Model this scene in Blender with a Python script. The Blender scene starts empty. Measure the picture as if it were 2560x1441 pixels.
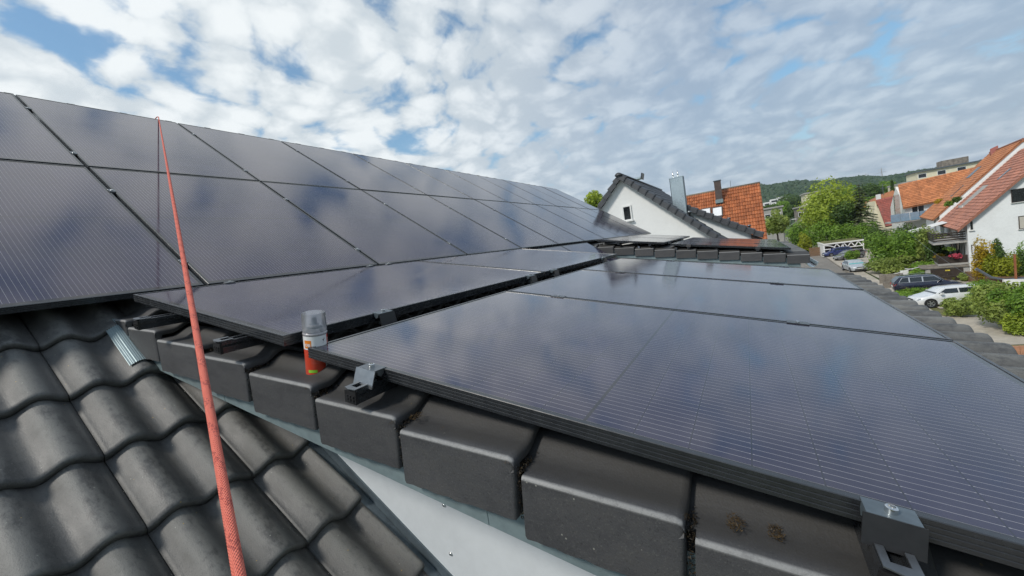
import bpy, math, random
import numpy as np
from mathutils import Matrix, Vector
random.seed(7)
rng = np.random.default_rng(7)
rad = math.radians
S = bpy.context.scene
COL = S.collection

# ------------------------------------------------------------------ camera
HC = 8.5                                    # eye height above the street, metres
CAMR = ((0.506323, -0.142430, 0.850500), (-0.848669, 0.092643, 0.520747), (-0.152963, -0.985460, -0.073968))
RX = Vector([r[0] for r in CAMR]).normalized()
FW = Vector([r[2] for r in CAMR]).normalized()
UP = RX.cross(FW).normalized()
RX = FW.cross(UP)
cam = bpy.data.cameras.new('camera')
cam.sensor_width = 36.0
FPX = 981.78                                # focal length in pixels of a 2560 wide picture
cam.lens = 36.0 * FPX / 2560.0
cam.clip_start = 0.02
cam.clip_end = 6000
camo = bpy.data.objects.new('camera', cam)
COL.objects.link(camo)
camo.matrix_world = Matrix(((RX.x, UP.x, -FW.x, 0), (RX.y, UP.y, -FW.y, 0), (RX.z, UP.z, -FW.z, HC), (0, 0, 0, 1)))
S.camera = camo

# ------------------------------------------------------------------ exposure
S.view_settings.view_transform = 'Standard'
S.view_settings.look = 'None'
S.view_settings.exposure = 0.85
S.view_settings.gamma = 1.0
S.view_settings.use_curve_mapping = False

# ------------------------------------------------------------------ node helper
class N:
    def __init__(s, tree):
        s.t = tree
        tree.nodes.clear()
    def new(s, typ, **kw):
        n = s.t.nodes.new(typ)
        for k, v in kw.items():
            setattr(n, k, v)
        return n
    def put(s, sock, v):
        if isinstance(v, bpy.types.NodeSocket):
            s.t.links.new(v, sock)
        elif v is not None:
            if hasattr(sock, 'default_value'):
                try:
                    sock.default_value = v
                except Exception:
                    sock.default_value = (*v, 1.0)
    def m(s, op, a, b=None, c=None, clamp=False):
        n = s.new('ShaderNodeMath', operation=op, use_clamp=clamp)
        s.put(n.inputs[0], a)
        if b is not None: s.put(n.inputs[1], b)
        if c is not None: s.put(n.inputs[2], c)
        return n.outputs[0]
    def vm(s, op, a, b=None):
        n = s.new('ShaderNodeVectorMath', operation=op)
        s.put(n.inputs[0], a)
        if b is not None: s.put(n.inputs[1], b)
        return n.outputs['Value'] if op == 'DOT_PRODUCT' else n.outputs[0]
    def noise(s, vec, scale, detail=4, rough=.55, dist=0.0):
        n = s.new('ShaderNodeTexNoise')
        if vec is not None: s.put(n.inputs['Vector'], vec)
        n.inputs['Scale'].default_value = scale
        n.inputs['Detail'].default_value = detail
        n.inputs['Roughness'].default_value = rough
        n.inputs['Distortion'].default_value = dist
        return n.outputs[0]
    def noise2(s, vec, scale, detail=4, rough=.55):
        n = s.new('ShaderNodeTexNoise', noise_dimensions='2D')
        s.put(n.inputs['Vector'], vec)
        n.inputs['Scale'].default_value = scale; n.inputs['Detail'].default_value = detail; n.inputs['Roughness'].default_value = rough
        return n.outputs[0]
    def new2color(s, vec, scale, detail):
        n = s.new('ShaderNodeTexNoise', noise_dimensions='2D')
        s.put(n.inputs['Vector'], vec)
        n.inputs['Scale'].default_value = scale; n.inputs['Detail'].default_value = detail
        return n.outputs[1]
    def ss(s, v, lo, hi, a=0.0, b=1.0, smooth=True):
        n = s.new('ShaderNodeMapRange', interpolation_type='SMOOTHSTEP' if smooth else 'LINEAR')
        s.put(n.inputs[0], v)
        for i, x in ((1, lo), (2, hi), (3, a), (4, b)):
            s.put(n.inputs[i], x)
        return n.outputs[0]
    def mix(s, f, a, b, typ='MIX'):
        n = s.new('ShaderNodeMix', data_type='RGBA', blend_type=typ)
        s.put(n.inputs[0], f)
        for i, x in ((6, a), (7, b)):
            if isinstance(x, bpy.types.NodeSocket): s.t.links.new(x, n.inputs[i])
            else: n.inputs[i].default_value = (*x[:3], 1.0)
        return n.outputs[2]
    def sep(s, v):
        n = s.new('ShaderNodeSeparateXYZ'); s.put(n.inputs[0], v)
        return n.outputs
    def comb(s, x, y, z=0.0):
        n = s.new('ShaderNodeCombineXYZ')
        for i, v in enumerate((x, y, z)): s.put(n.inputs[i], v)
        return n.outputs[0]
    def link(s, a, b):
        s.t.links.new(a, b)

# ------------------------------------------------------------------ sky
SUN_EL, SUN_AZ = rad(46), rad(152)          # azimuth counted from +X (along the ridge) towards +Y
SUND = Vector((math.cos(SUN_EL) * math.cos(SUN_AZ), math.cos(SUN_EL) * math.sin(SUN_AZ), math.sin(SUN_EL)))
def direction(px, py):
    return (RX * (px - 1280) - UP * (py - 720.5) + FW * FPX).normalized()
W = bpy.data.worlds.new('World')
S.world = W
W.use_nodes = True
W.cycles.sampling_method = 'MANUAL'
W.cycles.sample_map_resolution = 512
n = N(W.node_tree)
tc = n.new('ShaderNodeTexCoord').outputs['Generated']
sky = n.new('ShaderNodeTexSky', sky_type='NISHITA', sun_disc=False)
sky.sun_elevation = SUN_EL
sky.sun_rotation = math.atan2(SUND.x, SUND.y)
sky.air_density = 1.2
sky.dust_density = 0.6
sky.ozone_density = 1.6
x, y, z = n.sep(tc)
zc = n.m('ADD', n.m('MAXIMUM', z, 0.0), 0.32)
uv = n.comb(n.m('DIVIDE', x, zc), n.m('DIVIDE', y, zc), 0.0)
warp = n.new('ShaderNodeTexNoise', noise_dimensions='2D'); n.put(warp.inputs['Vector'], uv); warp.inputs['Scale'].default_value = 2.6; warp.inputs['Detail'].default_value = 4
uvw = n.vm('ADD', uv, n.vm('MULTIPLY', n.vm('SUBTRACT', warp.outputs['Color'], (.5, .5, .5)), (.15, .15, 0)))
big = n.noise2(uv, 1.1, 2, .5)
puff = n.noise2(uvw, 5.8, 7, .60)
def cells(vec, sc):
    vr = n.new('ShaderNodeTexVoronoi', feature='F1', voronoi_dimensions='2D'); n.put(vr.inputs['Vector'], vec); vr.inputs['Scale'].default_value = sc
    return n.m('SUBTRACT', 1.0, vr.outputs['Distance'])
uvf = n.vm('ADD', uvw, n.vm('MULTIPLY', n.vm('SUBTRACT', n.new2color(uvw, 7.0, 3), (.5, .5, .5)), (.10, .10, 0)))
cell = cells(uvf, 8.6)
cov = n.m('ADD', n.m('ADD', n.m('MULTIPLY', big, .24), n.m('MULTIPLY', puff, .50)), n.m('MULTIPLY', cell, .26))
for (gx, gy, r0, r1, amt) in ((860, 100, 2, 14, .024), (1090, 50, 2, 9, .042), (1040, 250, 1, 8, .055), (2080, 130, 2, 12, .030), (600, 30, 2, 9, .02), (1580, 40, 1, 9, .03), (680, 170, 1, 6, .03)):
    d = direction(gx, gy)
    dt = n.vm('DOT_PRODUCT', tc, tuple(d))
    cov = n.m('SUBTRACT', cov, n.ss(dt, math.cos(rad(r1)), math.cos(rad(r0)), 0.0, amt))
cov = n.m('ADD', cov, n.ss(z, 0.02, 0.42, .075, 0.02))
mask = n.ss(cov, .345, .490, .10, 1.0)
side = n.ss(n.vm('DOT_PRODUCT', tc, tuple(direction(350, 150))), .45, .98)   # thicker, whiter cloud over the ridge, a thin grey-blue sheet to the right
lump = n.noise2(n.vm('ADD', uvw, (1.7, 5.2, 0)), 7.6, 6, .6)
soft = n.noise2(n.vm('ADD', uv, (3.1, 9.2, 0)), 1.6, 3, .5)
lit = n.m('ADD', n.m('ADD', n.m('MULTIPLY', lump, .42), n.m('MULTIPLY', soft, .26)), n.m('MULTIPLY', cell, n.m('ADD', .16, n.m('MULTIPLY', side, .14))))
lit = n.m('ADD', lit, n.m('MULTIPLY', n.m('SUBTRACT', 1.0, side), .075))
lit = n.ss(lit, .42, .64)
STR = 0.10
cl_l = n.mix(lit, (3.6, 3.98, 4.25), (5.1, 5.35, 5.45))
cl_r = n.mix(lit, (2.15, 2.60, 3.20), (3.3, 3.7, 4.15))
cloud = n.mix(side, cl_r, cl_l)
skyc = n.mix(n.ss(z, .0, .34, .85, 0.0), n.mix(1.0, sky.outputs[0], (.56, .76, .80), 'MULTIPLY'), (2.3, 2.75, 3.3))
mask = n.m('MULTIPLY', mask, n.m('ADD', .82, n.m('MULTIPLY', side, .16)))
colr = n.mix(mask, skyc, cloud)
bg = n.new('ShaderNodeBackground')
n.link(colr, bg.inputs[0])
bg.inputs[1].default_value = STR
wo = n.new('ShaderNodeOutputWorld')
n.link(bg.outputs[0], wo.inputs[0])

# ------------------------------------------------------------------ sun
sl = bpy.data.lights.new('sun', 'SUN')
sl.energy = 1.5
sl.angle = rad(10)
sl.color = (1.0, 0.95, 0.87)
so = bpy.data.objects.new('sun', sl)
COL.objects.link(so)
so.rotation_euler = SUND.to_track_quat('Z', 'Y').to_euler()

# ------------------------------------------------------------------ mesh helpers
class MB:
    """collects faces, build() links them as one mesh object"""
    def __init__(s): s.v = []; s.f = []; s.r = []
    def add(s, vs, fs):
        b = len(s.v); s.v += [tuple(q) for q in vs]; s.f += [tuple(i + b for i in q) for q in fs]; return s
    def poly(s, *pts): return s.add(pts, [tuple(range(len(pts)))])
    def box(s, x0, x1, y0, y1, z0, z1):
        return s.obox(Vector((x0, y0, z0)), Vector((x1 - x0, 0, 0)), Vector((0, y1 - y0, 0)), Vector((0, 0, z1 - z0)))
    def obox(s, o, a, b, c):
        o, a, b, c = Vector(o), Vector(a), Vector(b), Vector(c)
        v = [o, o + a, o + a + b, o + b, o + c, o + a + c, o + a + b + c, o + b + c]
        f = [(0, 3, 2, 1), (4, 5, 6, 7), (0, 1, 5, 4), (1, 2, 6, 5), (2, 3, 7, 6), (3, 0, 4, 7)]
        if a.cross(b).dot(c) < 0: f = [tuple(reversed(q)) for q in f]
        return s.add(v, f)
    def prism(s, pts, ext):
        pts = [Vector(q) for q in pts]; ext = Vector(ext); k = len(pts)
        nrm = Vector((0, 0, 0))
        for i in range(k): nrm += pts[i].cross(pts[(i + 1) % k])
        if nrm.dot(ext) > 0: pts.reverse()
        f = [tuple(range(k)), tuple(range(2 * k - 1, k - 1, -1))]
        f += [(i, i + k, (i + 1) % k + k, (i + 1) % k) for i in range(k)]
        return s.add(pts + [q + ext for q in pts], f)
    def tube(s, p0, p1, r0, r1=None, k=10, caps=True):
        return s.path([p0, p1], [r0, r0 if r1 is None else r1], k, caps)
    def path(s, pts, r, k=8, caps=True):
        pts = [Vector(q) for q in pts]
        if not hasattr(r, '__len__'): r = [r] * len(pts)
        b = len(s.v); ref = None
        for i, q in enumerate(pts):
            t = (pts[min(i + 1, len(pts) - 1)] - pts[max(i - 1, 0)]).normalized()
            if ref is None:
                ref = t.orthogonal().normalized()
            ref = (ref - t * ref.dot(t)).normalized()
            o = t.cross(ref)
            for j in range(k):
                a = 2 * math.pi * j / k
                s.v.append(tuple(q + (ref * math.cos(a) + o * math.sin(a)) * r[i]))
        for i in range(len(pts) - 1):
            for j in range(k):
                s.f.append((b + i * k + j, b + i * k + (j + 1) % k, b + (i + 1) * k + (j + 1) % k, b + (i + 1) * k + j))
        if caps:
            s.f.append(tuple(b + j for j in range(k - 1, -1, -1)))
            s.f.append(tuple(b + (len(pts) - 1) * k + j for j in range(k)))
        return s
    def lathe(s, prof, k=24, o=(0, 0, 0)):
        b = len(s.v); o = Vector(o)
        for (r, zz) in prof:
            for j in range(k):
                a = 2 * math.pi * j / k
                s.v.append((o.x + r * math.cos(a), o.y + r * math.sin(a), o.z + zz))
        for i in range(len(prof) - 1):
            for j in range(k):
                s.f.append((b + i * k + j, b + i * k + (j + 1) % k, b + (i + 1) * k + (j + 1) % k, b + (i + 1) * k + j))
        s.f.append(tuple(b + j for j in range(k - 1, -1, -1)))
        s.f.append(tuple(b + (len(prof) - 1) * k + j for j in range(k)))
        return s
    def rings(s, rr, closed=True, caps=True):
        b = len(s.v); k = len(rr[0])
        for ring in rr: s.v += [tuple(q) for q in ring]
        for i in range(len(rr) - 1):
            for j in range(k if closed else k - 1):
                s.f.append((b + i * k + j, b + i * k + (j + 1) % k, b + (i + 1) * k + (j + 1) % k, b + (i + 1) * k + j))
        if caps:
            s.f.append(tuple(b + j for j in range(k - 1, -1, -1)))
            s.f.append(tuple(b + (len(rr) - 1) * k + j for j in range(k)))
        return s
    def xf(s, M):
        s.v = [tuple(M @ Vector(q)) for q in s.v]; return s
    def mesh(s, name, mat, smooth=False):
        me = bpy.data.meshes.new(name)
        me.from_pydata(s.v, [], s.f)
        if mat: me.materials.append(mat)
        if smooth: me.shade_smooth()
        if s.r:
            at = me.attributes.new('rnd', 'FLOAT', 'FACE')
            at.data.foreach_set('value', s.r)
        return me
    def build(s, name, mat, parent=None, smooth=False, auto=None):
        me = s.mesh(name, mat, smooth)
        if auto:
            me.shade_smooth()
            me.set_sharp_from_angle(angle=rad(auto))
        return put(name, me, parent)

def put(name, me, parent=None, M=None):
    o = bpy.data.objects.new(name, me)
    COL.objects.link(o)
    if parent is not None: o.parent = parent
    if M is not None: o.matrix_basis = M
    return o
def tag(o, label=None, cat=None, group=None, kind=None):
    if label: o['label'] = label
    if cat: o['category'] = cat
    if group: o['group'] = group
    if kind: o['kind'] = kind
    return o
def thing(name, label, cat, M=None, group=None):
    """an Empty at the base of a thing; its parts are built in its own space"""
    o = bpy.data.objects.new(name, None)
    o.empty_display_size = .2
    COL.objects.link(o)
    if M is not None: o.matrix_basis = M
    return tag(o, label, cat, group)
def copy_tree(o, M=None, parent=None, label=None):
    c = o.copy(); COL.objects.link(c)
    if parent is not None: c.parent = parent
    if M is not None: c.matrix_basis = M
    if label: c['label'] = label
    for ch in list(o.children): copy_tree(ch, None, c)
    return c
def T(x, y, z): return Matrix.Translation((x, y, z))
def Rx(a): return Matrix.Rotation(a, 4, 'X')
def Ry(a): return Matrix.Rotation(a, 4, 'Y')
def Rz(a): return Matrix.Rotation(a, 4, 'Z')
def P(px, py, X):
    """the place at distance X along the street that is seen at a picture point (2560 wide)"""
    d = RX * (px - 1280) - UP * (py - 720.5) + FW * FPX
    return d * (X / d.x) + Vector((0, 0, HC))
def G(px, py, zz=0.0):
    d = RX * (px - 1280) - UP * (py - 720.5) + FW * FPX
    return d * ((zz - HC) / d.z) + Vector((0, 0, HC))

# ------------------------------------------------------------------ materials
MATS = {}
def newmat(name):
    m = bpy.data.materials.new(name); m.use_nodes = True
    MATS[name] = m
    return m, N(m.node_tree)
def finish(m, n, col, rough=.6, metal=0.0, bump=None, bstr=.2, bdist=.01, spec=.5, coat=0.0, coatr=.05, emit=None, trans=0.0, alpha=None, ior=None):
    b = n.new('ShaderNodeBsdfPrincipled')
    n.put(b.inputs['Base Color'], col if isinstance(col, bpy.types.NodeSocket) else (*col[:3], 1))
    n.put(b.inputs['Roughness'], rough)
    n.put(b.inputs['Metallic'], metal)
    b.inputs['Specular IOR Level'].default_value = spec
    b.inputs['Coat Weight'].default_value = coat
    n.put(b.inputs['Coat Roughness'], coatr)
    b.inputs['Transmission Weight'].default_value = trans
    if ior: b.inputs['IOR'].default_value = ior
    if alpha is not None: n.put(b.inputs['Alpha'], alpha)
    if bump is not None:
        bn = n.new('ShaderNodeBump')
        bn.inputs['Strength'].default_value = bstr
        bn.inputs['Distance'].default_value = bdist
        n.link(bump, bn.inputs['Height'])
        n.link(bn.outputs[0], b.inputs['Normal'])
    o = n.new('ShaderNodeOutputMaterial')
    n.link(b.outputs[0], o.inputs[0])
    return b
def pm(name, col, rough=.6, metal=0.0, var=.18, scale=6.0, bstr=.15, bscale=60.0, bdist=.004, world=False, col2=None, rnd=0.0, **kw):
    """plain procedural surface: two layers of noise in colour, one in roughness, fine relief"""
    m, n = newmat(name)
    tcn = n.new('ShaderNodeTexCoord')
    vec = n.new('ShaderNodeNewGeometry').outputs['Position'] if world else tcn.outputs['Object']
    a = n.noise(vec, scale, 5, .6)
    b = n.noise(vec, scale * 7, 3, .6)
    f = n.m('ADD', n.m('MULTIPLY', a, .65), n.m('MULTIPLY', b, .35))
    f = n.ss(f, .3, .7)
    c0 = tuple(q * (1 - var) for q in col); c1 = tuple(min(1, q * (1 + var)) for q in (col2 or col))
    c = n.mix(f, c0, c1)
    if rnd:
        at = n.new('ShaderNodeAttribute', attribute_name='rnd')
        k = n.ss(at.outputs['Fac'], 0, 1, 1 - rnd, 1 + rnd, False)
        c = n.mix(1.0, c, n.comb(k, k, k), 'MULTIPLY')
    bp = n.noise(vec, bscale, 4, .65)
    finish(m, n, c, n.ss(a, .3, .7, max(.02, rough * .85), min(1, rough * 1.12)), metal, bp, bstr, bdist, **kw)
    return m

def mat_tile(name, is_verge=False):
    m, n = newmat(name)
    tcn = n.new('ShaderNodeTexCoord'); v = tcn.outputs['Object']
    info = n.new('ShaderNodeObjectInfo')
    off = n.m('MULTIPLY', info.outputs['Random'], 37.0)
    v = n.vm('ADD', v, n.comb(off, n.m('MULTIPLY', off, .7), 0.0))
    a = n.noise(n.vm('MULTIPLY', v, (1.0, .38, 1.0)), 11, 6, .62); b = n.noise(n.vm('MULTIPLY', v, (1.0, .6, 1.0)), 55, 4, .65); e = n.noise(v, 260, 3, .6)
    ox, oy, oz = n.sep(tcn.outputs['Object'])
    wear = n.ss(oz, .012, .036)                                 # the weathered coat is thinner on the crests
    f = n.ss(n.m('ADD', n.m('MULTIPLY', a, .6), n.m('MULTIPLY', b, .4)), .34, .66)
    c = n.mix(f, (.054, .054, .058), (.076, .076, .080)) if is_verge else n.mix(f, (.066, .066, .066), (.124, .121, .115))
    c = n.mix(n.m('MULTIPLY', wear, n.ss(n.m('ADD', a, n.m('MULTIPLY', b, .6)), .62, 1.0)), c, (.066, .066, .066) if is_verge else (.195, .195, .185))
    c = n.mix(n.ss(e, .58, .68, 0.0, .5 if is_verge else .9), c, (.125, .125, .118))
    c = n.mix(n.ss(e, .30, .40, .55, 0.0), c, (.022, .022, .022))
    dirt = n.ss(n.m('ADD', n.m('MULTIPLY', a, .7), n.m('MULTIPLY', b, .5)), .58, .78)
    c = n.mix(n.m('MULTIPLY', dirt, .25 if is_verge else .30), c, (.052, .048, .040))
    vo = n.new('ShaderNodeTexVoronoi'); n.put(vo.inputs['Vector'], v); vo.inputs['Scale'].default_value = 42
    sp = n.ss(vo.outputs['Distance'], .055, .10, 1.0, 0.0)
    pick = n.sep(vo.outputs['Color'])
    sp1 = n.m('MULTIPLY', sp, n.m('GREATER_THAN', pick[0], .93 if is_verge else .80))
    c = n.mix(sp1, c, (.28, .28, .25))
    sp2 = n.m('MULTIPLY', sp, n.m('GREATER_THAN', pick[1], .975 if is_verge else .93))
    c = n.mix(sp2, c, (.36, .24, .05))
    if is_verge:                                                    # tread darkened inside the lip: grime plus painted shade under the panels
        tread_ = n.m('MULTIPLY', n.ss(n.m('ABSOLUTE', ox), .010, .035), n.ss(n.m('ADD', n.m('MULTIPLY', a, .6), n.m('MULTIPLY', e, .5)), .35, .70, .25, .85))
        c = n.mix(tread_, c, (.042, .040, .037))
    if is_verge:                                                    # paler band along the upper edge of the lip
        ed_ = n.m('MULTIPLY', n.ss(n.m('ABSOLUTE', ox), .003, .010, 1.0, 0.0), n.ss(oz, -.010, -.005))
        c = n.mix(n.m('MULTIPLY', ed_, n.ss(n.m('ADD', b, n.m('MULTIPLY', e, .5)), .50, .80, .6, 1.0)), c, (.24, .24, .24))
    kk = n.ss(info.outputs['Random'], 0, 1, .86, 1.14, False)
    c = n.mix(1.0, c, n.comb(kk, kk, n.m('MULTIPLY', kk, .985)), 'MULTIPLY')
    rg = n.m('ADD', n.ss(a, .3, .7, .46, .60) if is_verge else n.ss(a, .3, .7, .40, .56), n.m('MULTIPLY', b, .12))
    h = n.m('ADD', n.m('ADD', n.m('MULTIPLY', a, .5), n.m('MULTIPLY', b, .35)), n.m('MULTIPLY', e, .40))
    finish(m, n, c, rg, 0, h, .45 if is_verge else .62, .003, spec=.5)
    return m
def mat_laminate():
    """black cells behind glass: busbar wires, cell gaps, dust"""
    m, n = newmat('solar_laminate')
    tcn = n.new('ShaderNodeTexCoord'); v = tcn.outputs['Object']
    x, y, z = n.sep(v)
    info = n.new('ShaderNodeObjectInfo')
    pitch, half = .1835, .0925
    def saw(q, per, ph=0.0):
        return n.m('FRACT', n.m('DIVIDE', n.m('ADD', q, 50 * per + ph), per))
    cx = saw(x, pitch); cy = saw(y, half)
    def edge(fr, per, w):
        d = n.m('MINIMUM', fr, n.m('SUBTRACT', 1.0, fr))
        return n.m('LESS_THAN', n.m('MULTIPLY', d, per), w)
    gapx = edge(cx, pitch, .0009); gapy = edge(cy, half, .0007)
    b = saw(x, pitch / 10, pitch / 20)
    wd = n.m('MULTIPLY', n.m('ABSOLUTE', n.m('SUBTRACT', b, .5)), pitch / 10)
    wire = n.m('LESS_THAN', wd, .00062)
    inside = n.m('MULTIPLY', n.m('LESS_THAN', n.m('ABSOLUTE', x), .5505), n.m('LESS_THAN', n.m('ABSOLUTE', y), .834))
    mid = n.m('GREATER_THAN', n.m('ABSOLUTE', y), .0035)
    inside = n.m('MULTIPLY', inside, mid)
    breakw = n.m('SUBTRACT', 1.0, edge(cy, half, .0013))
    wire = n.m('MULTIPLY', n.m('MULTIPLY', wire, breakw), inside)
    pad = n.m('MULTIPLY', n.m('MULTIPLY', n.m('LESS_THAN', wd, .0009), n.m('MULTIPLY', edge(cy, half, .0036), breakw)), inside)
    cellid = n.comb(n.m('FLOOR', n.m('DIVIDE', x, pitch)), n.m('FLOOR', n.m('DIVIDE', y, half)), n.m('MULTIPLY', info.outputs['Random'], 91.0))
    wn = n.new('ShaderNodeTexWhiteNoise'); n.put(wn.inputs['Vector'], cellid)
    cell = n.mix(wn.outputs['Value'], (.015, .0115, .036), (.021, .0165, .048))
    c = n.mix(n.m('MULTIPLY', n.m('SUBTRACT', 1.0, n.m('MAXIMUM', gapx, gapy)), inside), (.006, .006, .008), cell)
    c = n.mix(n.m('MULTIPLY', wire, .42), c, (.55, .53, .53))
    c = n.mix(n.m('MULTIPLY', pad, .22), c, (.75, .73, .72))
    off = n.vm('ADD', v, n.comb(n.m('MULTIPLY', info.outputs['Random'], 60.0), 0.0, 0.0))
    d1 = n.noise(off, 3.0, 5, .6); d2 = n.noise(off, 170, 3, .6)
    dust = n.m('MULTIPLY', n.ss(d1, .35, .7), n.ss(d2, .40, .60, .6, 1.0))
    c = n.mix(n.m('MULTIPLY', dust, .05), c, (.30, .29, .28))
    edge_ = n.m('MULTIPLY', n.ss(y, -.852, -.79, 1.0, 0.0), n.ss(n.noise(off, 22, 4, .65), .42, .66))   # silt left behind along the lower frame edge
    run = n.noise(n.vm('MULTIPLY', off, (34.0, 1.3, 1.0)), 1.0, 3, .55)                                # dried runs down the glass
    c = n.mix(n.m('ADD', n.m('MULTIPLY', edge_, .10), n.m('MULTIPLY', n.ss(run, .60, .80), .025)), c, (.34, .32, .29))
    bs = n.m('MAXIMUM', wire, pad)
    bsdf = finish(m, n, c, n.ss(d1, .3, .7, .07, .115), n.m('MULTIPLY', bs, .0), None, spec=.5)
    bsdf.inputs['IOR'].default_value = 1.90
    bsdf.inputs['Specular Tint'].default_value = (1.0, .93, .915, 1)       # anti-reflex coating
    return m
def mat_rope():
    m, n = newmat('climbing_rope')
    uvn = n.new('ShaderNodeUVMap', uv_map='UVMap').outputs[0]
    u, v, w = n.sep(uvn)
    # u: turns round the rope, v: metres along it; the sheath is a diagonal plait
    s1 = n.m('FRACT', n.m('ADD', n.m('MULTIPLY', u, 12.0), n.m('MULTIPLY', v, 300.0)))
    s2 = n.m('FRACT', n.m('SUBTRACT', n.m('MULTIPLY', u, 12.0), n.m('MULTIPLY', v, 300.0)))
    h = n.m('ADD', n.m('PINGPONG', s1, .5), n.m('PINGPONG', s2, .5))
    k1 = n.m('FLOOR', n.m('ADD', n.m('MULTIPLY', u, 12.0), n.m('MULTIPLY', v, 300.0)))
    k2 = n.m('FLOOR', n.m('SUBTRACT', n.m('MULTIPLY', u, 12.0), n.m('MULTIPLY', v, 300.0)))
    wn = n.new('ShaderNodeTexWhiteNoise'); n.put(wn.inputs['Vector'], n.comb(k1, k2, 0.0))
    band = n.m('LESS_THAN', n.m('FRACT', n.m('ADD', n.m('MULTIPLY', v, 20.0), n.m('MULTIPLY', u, 1.0))), .42)
    fleck = n.m('MULTIPLY', n.m('GREATER_THAN', wn.outputs['Value'], .60), band)
    nz = n.noise(uvn, 60, 3, .6)
    c = n.mix(n.ss(nz, .3, .7), (.68, .15, .105), (.80, .235, .175))
    c = n.mix(n.m('MULTIPLY', fleck, .45), c, (.20, .04, .05))
    finish(m, n, c, .85, 0, h, .9, .0012, spec=.2)
    return m
def mat_foliage(name, dark, light, var=.5, trl=.32):
    m, n = newmat(name)
    pos = n.new('ShaderNodeNewGeometry').outputs['Position']
    at = n.new('ShaderNodeAttribute', attribute_name='rnd')
    a = n.noise(pos, .9, 3, .6)
    f = n.m('ADD', n.m('MULTIPLY', at.outputs['Fac'], .65), n.m('MULTIPLY', n.ss(a, .35, .65), .35))
    c = n.mix(f, dark, light)
    b = n.new('ShaderNodeBsdfPrincipled')
    n.link(c, b.inputs['Base Color']); b.inputs['Roughness'].default_value = .55
    b.inputs['Specular IOR Level'].default_value = .35
    tr = n.new('ShaderNodeBsdfTranslucent')
    n.link(n.mix(.5, c, tuple(min(1, q * 1.5) for q in light)), tr.inputs[0])
    mx = n.new('ShaderNodeMixShader'); mx.inputs[0].default_value = trl
    n.link(b.outputs[0], mx.inputs[1]); n.link(tr.outputs[0], mx.inputs[2])
    o = n.new('ShaderNodeOutputMaterial'); n.link(mx.outputs[0], o.inputs[0])
    return m

M_TILE = mat_tile('concrete_tile')
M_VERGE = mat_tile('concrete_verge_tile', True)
M_LAM = mat_laminate()
M_ROPE = mat_rope()
M_FRAME = pm('black_anodised', (.020, .022, .025), .26, 0.0, .2, 30, .05, 300, .0006, spec=.9)
M_ALU = pm('bare_aluminium', (.50, .51, .52), .33, 1.0, .08, 40, .15, 300, .0005)
M_ALUD = pm('grey_aluminium', (.20, .215, .23), .38, .8, .1, 40, .1, 300, .0005)
M_STEEL = pm('bright_steel', (.75, .75, .74), .22, 1.0, .08, 40, .05, 300, .0005)
M_PLASTIC = pm('black_plastic', (.014, .014, .015), .42, 0, .15, 40, .1, 300, .0005)
M_ZINC = pm('grey_blue_flashing', (.25, .32, .335), .42, .35, .14, 7, .2, 40, .002)
M_ZINCD = pm('dark_flashing', (.12, .15, .17), .42, .35, .2, 8, .2, 40, .002)
M_CHEEK = pm('light_cheek_panel', (.66, .69, .71), .40, 0, .06, 3, .1, 40, .001)
M_DECK = pm('roofing_felt', (.02, .02, .021), .8, 0, .2, 8)
M_RENDER = pm('white_render', (.80, .80, .78), .85, 0, .04, 1.2, .35, 45, .004, world=True)
M_RENDER2 = pm('cool_white_render', (.78, .80, .80), .85, 0, .06, .8, .3, 30, .004, world=True)
M_CREAM = pm('cream_render', (.68, .63, .46), .85, 0, .07, .5, .3, 20, .005, world=True)
M_GREYW = pm('grey_render', (.36, .35, .33), .85, 0, .12, .8, .3, 20, .005, world=True)
M_VTILE = pm('anthracite_tile', (.055, .058, .064), .48, 0, .22, 5, .3, 60, .003)
M_ORANGE = pm('orange_clay_tile', (.35, .108, .040), .62, 0, .16, 1.2, .3, 30, .004, world=True, rnd=.24, col2=(.38, .13, .048))
M_ORANGE2 = pm('sandy_orange_tile', (.46, .17, .066), .7, 0, .22, .7, .3, 30, .004, world=True, rnd=.22, col2=(.45, .18, .075))
M_RED = pm('brown_red_tile', (.40, .165, .105), .6, 0, .22, .7, .3, 30, .004, world=True, rnd=.25)
M_RED2 = pm('wine_red_tile', (.30, .075, .055), .6, 0, .2, .7, .3, 30, .004, world=True, rnd=.2)
M_MORTAR = pm('ridge_mortar', (.20, .17, .13), .85, 0, .25, 4, world=True)
M_GLASS = pm('window_glass', (.018, .021, .024), .06, 0, .3, 2, 0.0, 10, spec=.7)
M_BLIND = pm('white_blind', (.74, .75, .76), .55, 0, .04, 3)
M_SHUT = pm('beige_shutter', (.50, .47, .41), .6, 0, .06, 3)
M_WHITE = pm('white_paint', (.76, .76, .74), .5, 0, .06, 3)
M_BROWN = pm('dark_brown_boards', (.035, .024, .018), .6, 0, .3, 4)
M_CHIM = pm('brown_chimney_slate', (.085, .062, .055), .6, 0, .3, 3)
M_CHIMT = pm('tan_chimney', (.34, .22, .13), .75, 0, .2, 3)
M_GALV = pm('galvanised_sheet', (.62, .68, .68), .30, .85, .12, 2.2, .12, 30, .003)
M_WOOD = pm('weathered_wood', (.17, .10, .055), .75, 0, .3, 4, .3, 40)
M_ASPH = pm('asphalt', (.20, .185, .165), .9, 0, .2, .35, .4, 25, .006, world=True)
M_PAVE = pm('pale_paving', (.40, .36, .30), .88, 0, .22, .45, .4, 12, .006, world=True)
M_SAND = pm('sandy_ground', (.36, .24, .15), .9, 0, .2, 1.0, .4, 12, .01, world=True)
M_GRASS = pm('rough_grass', (.085, .105, .030), .95, 0, .45, .5, .8, 9, .03, world=True, col2=(.15, .14, .055))
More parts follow.
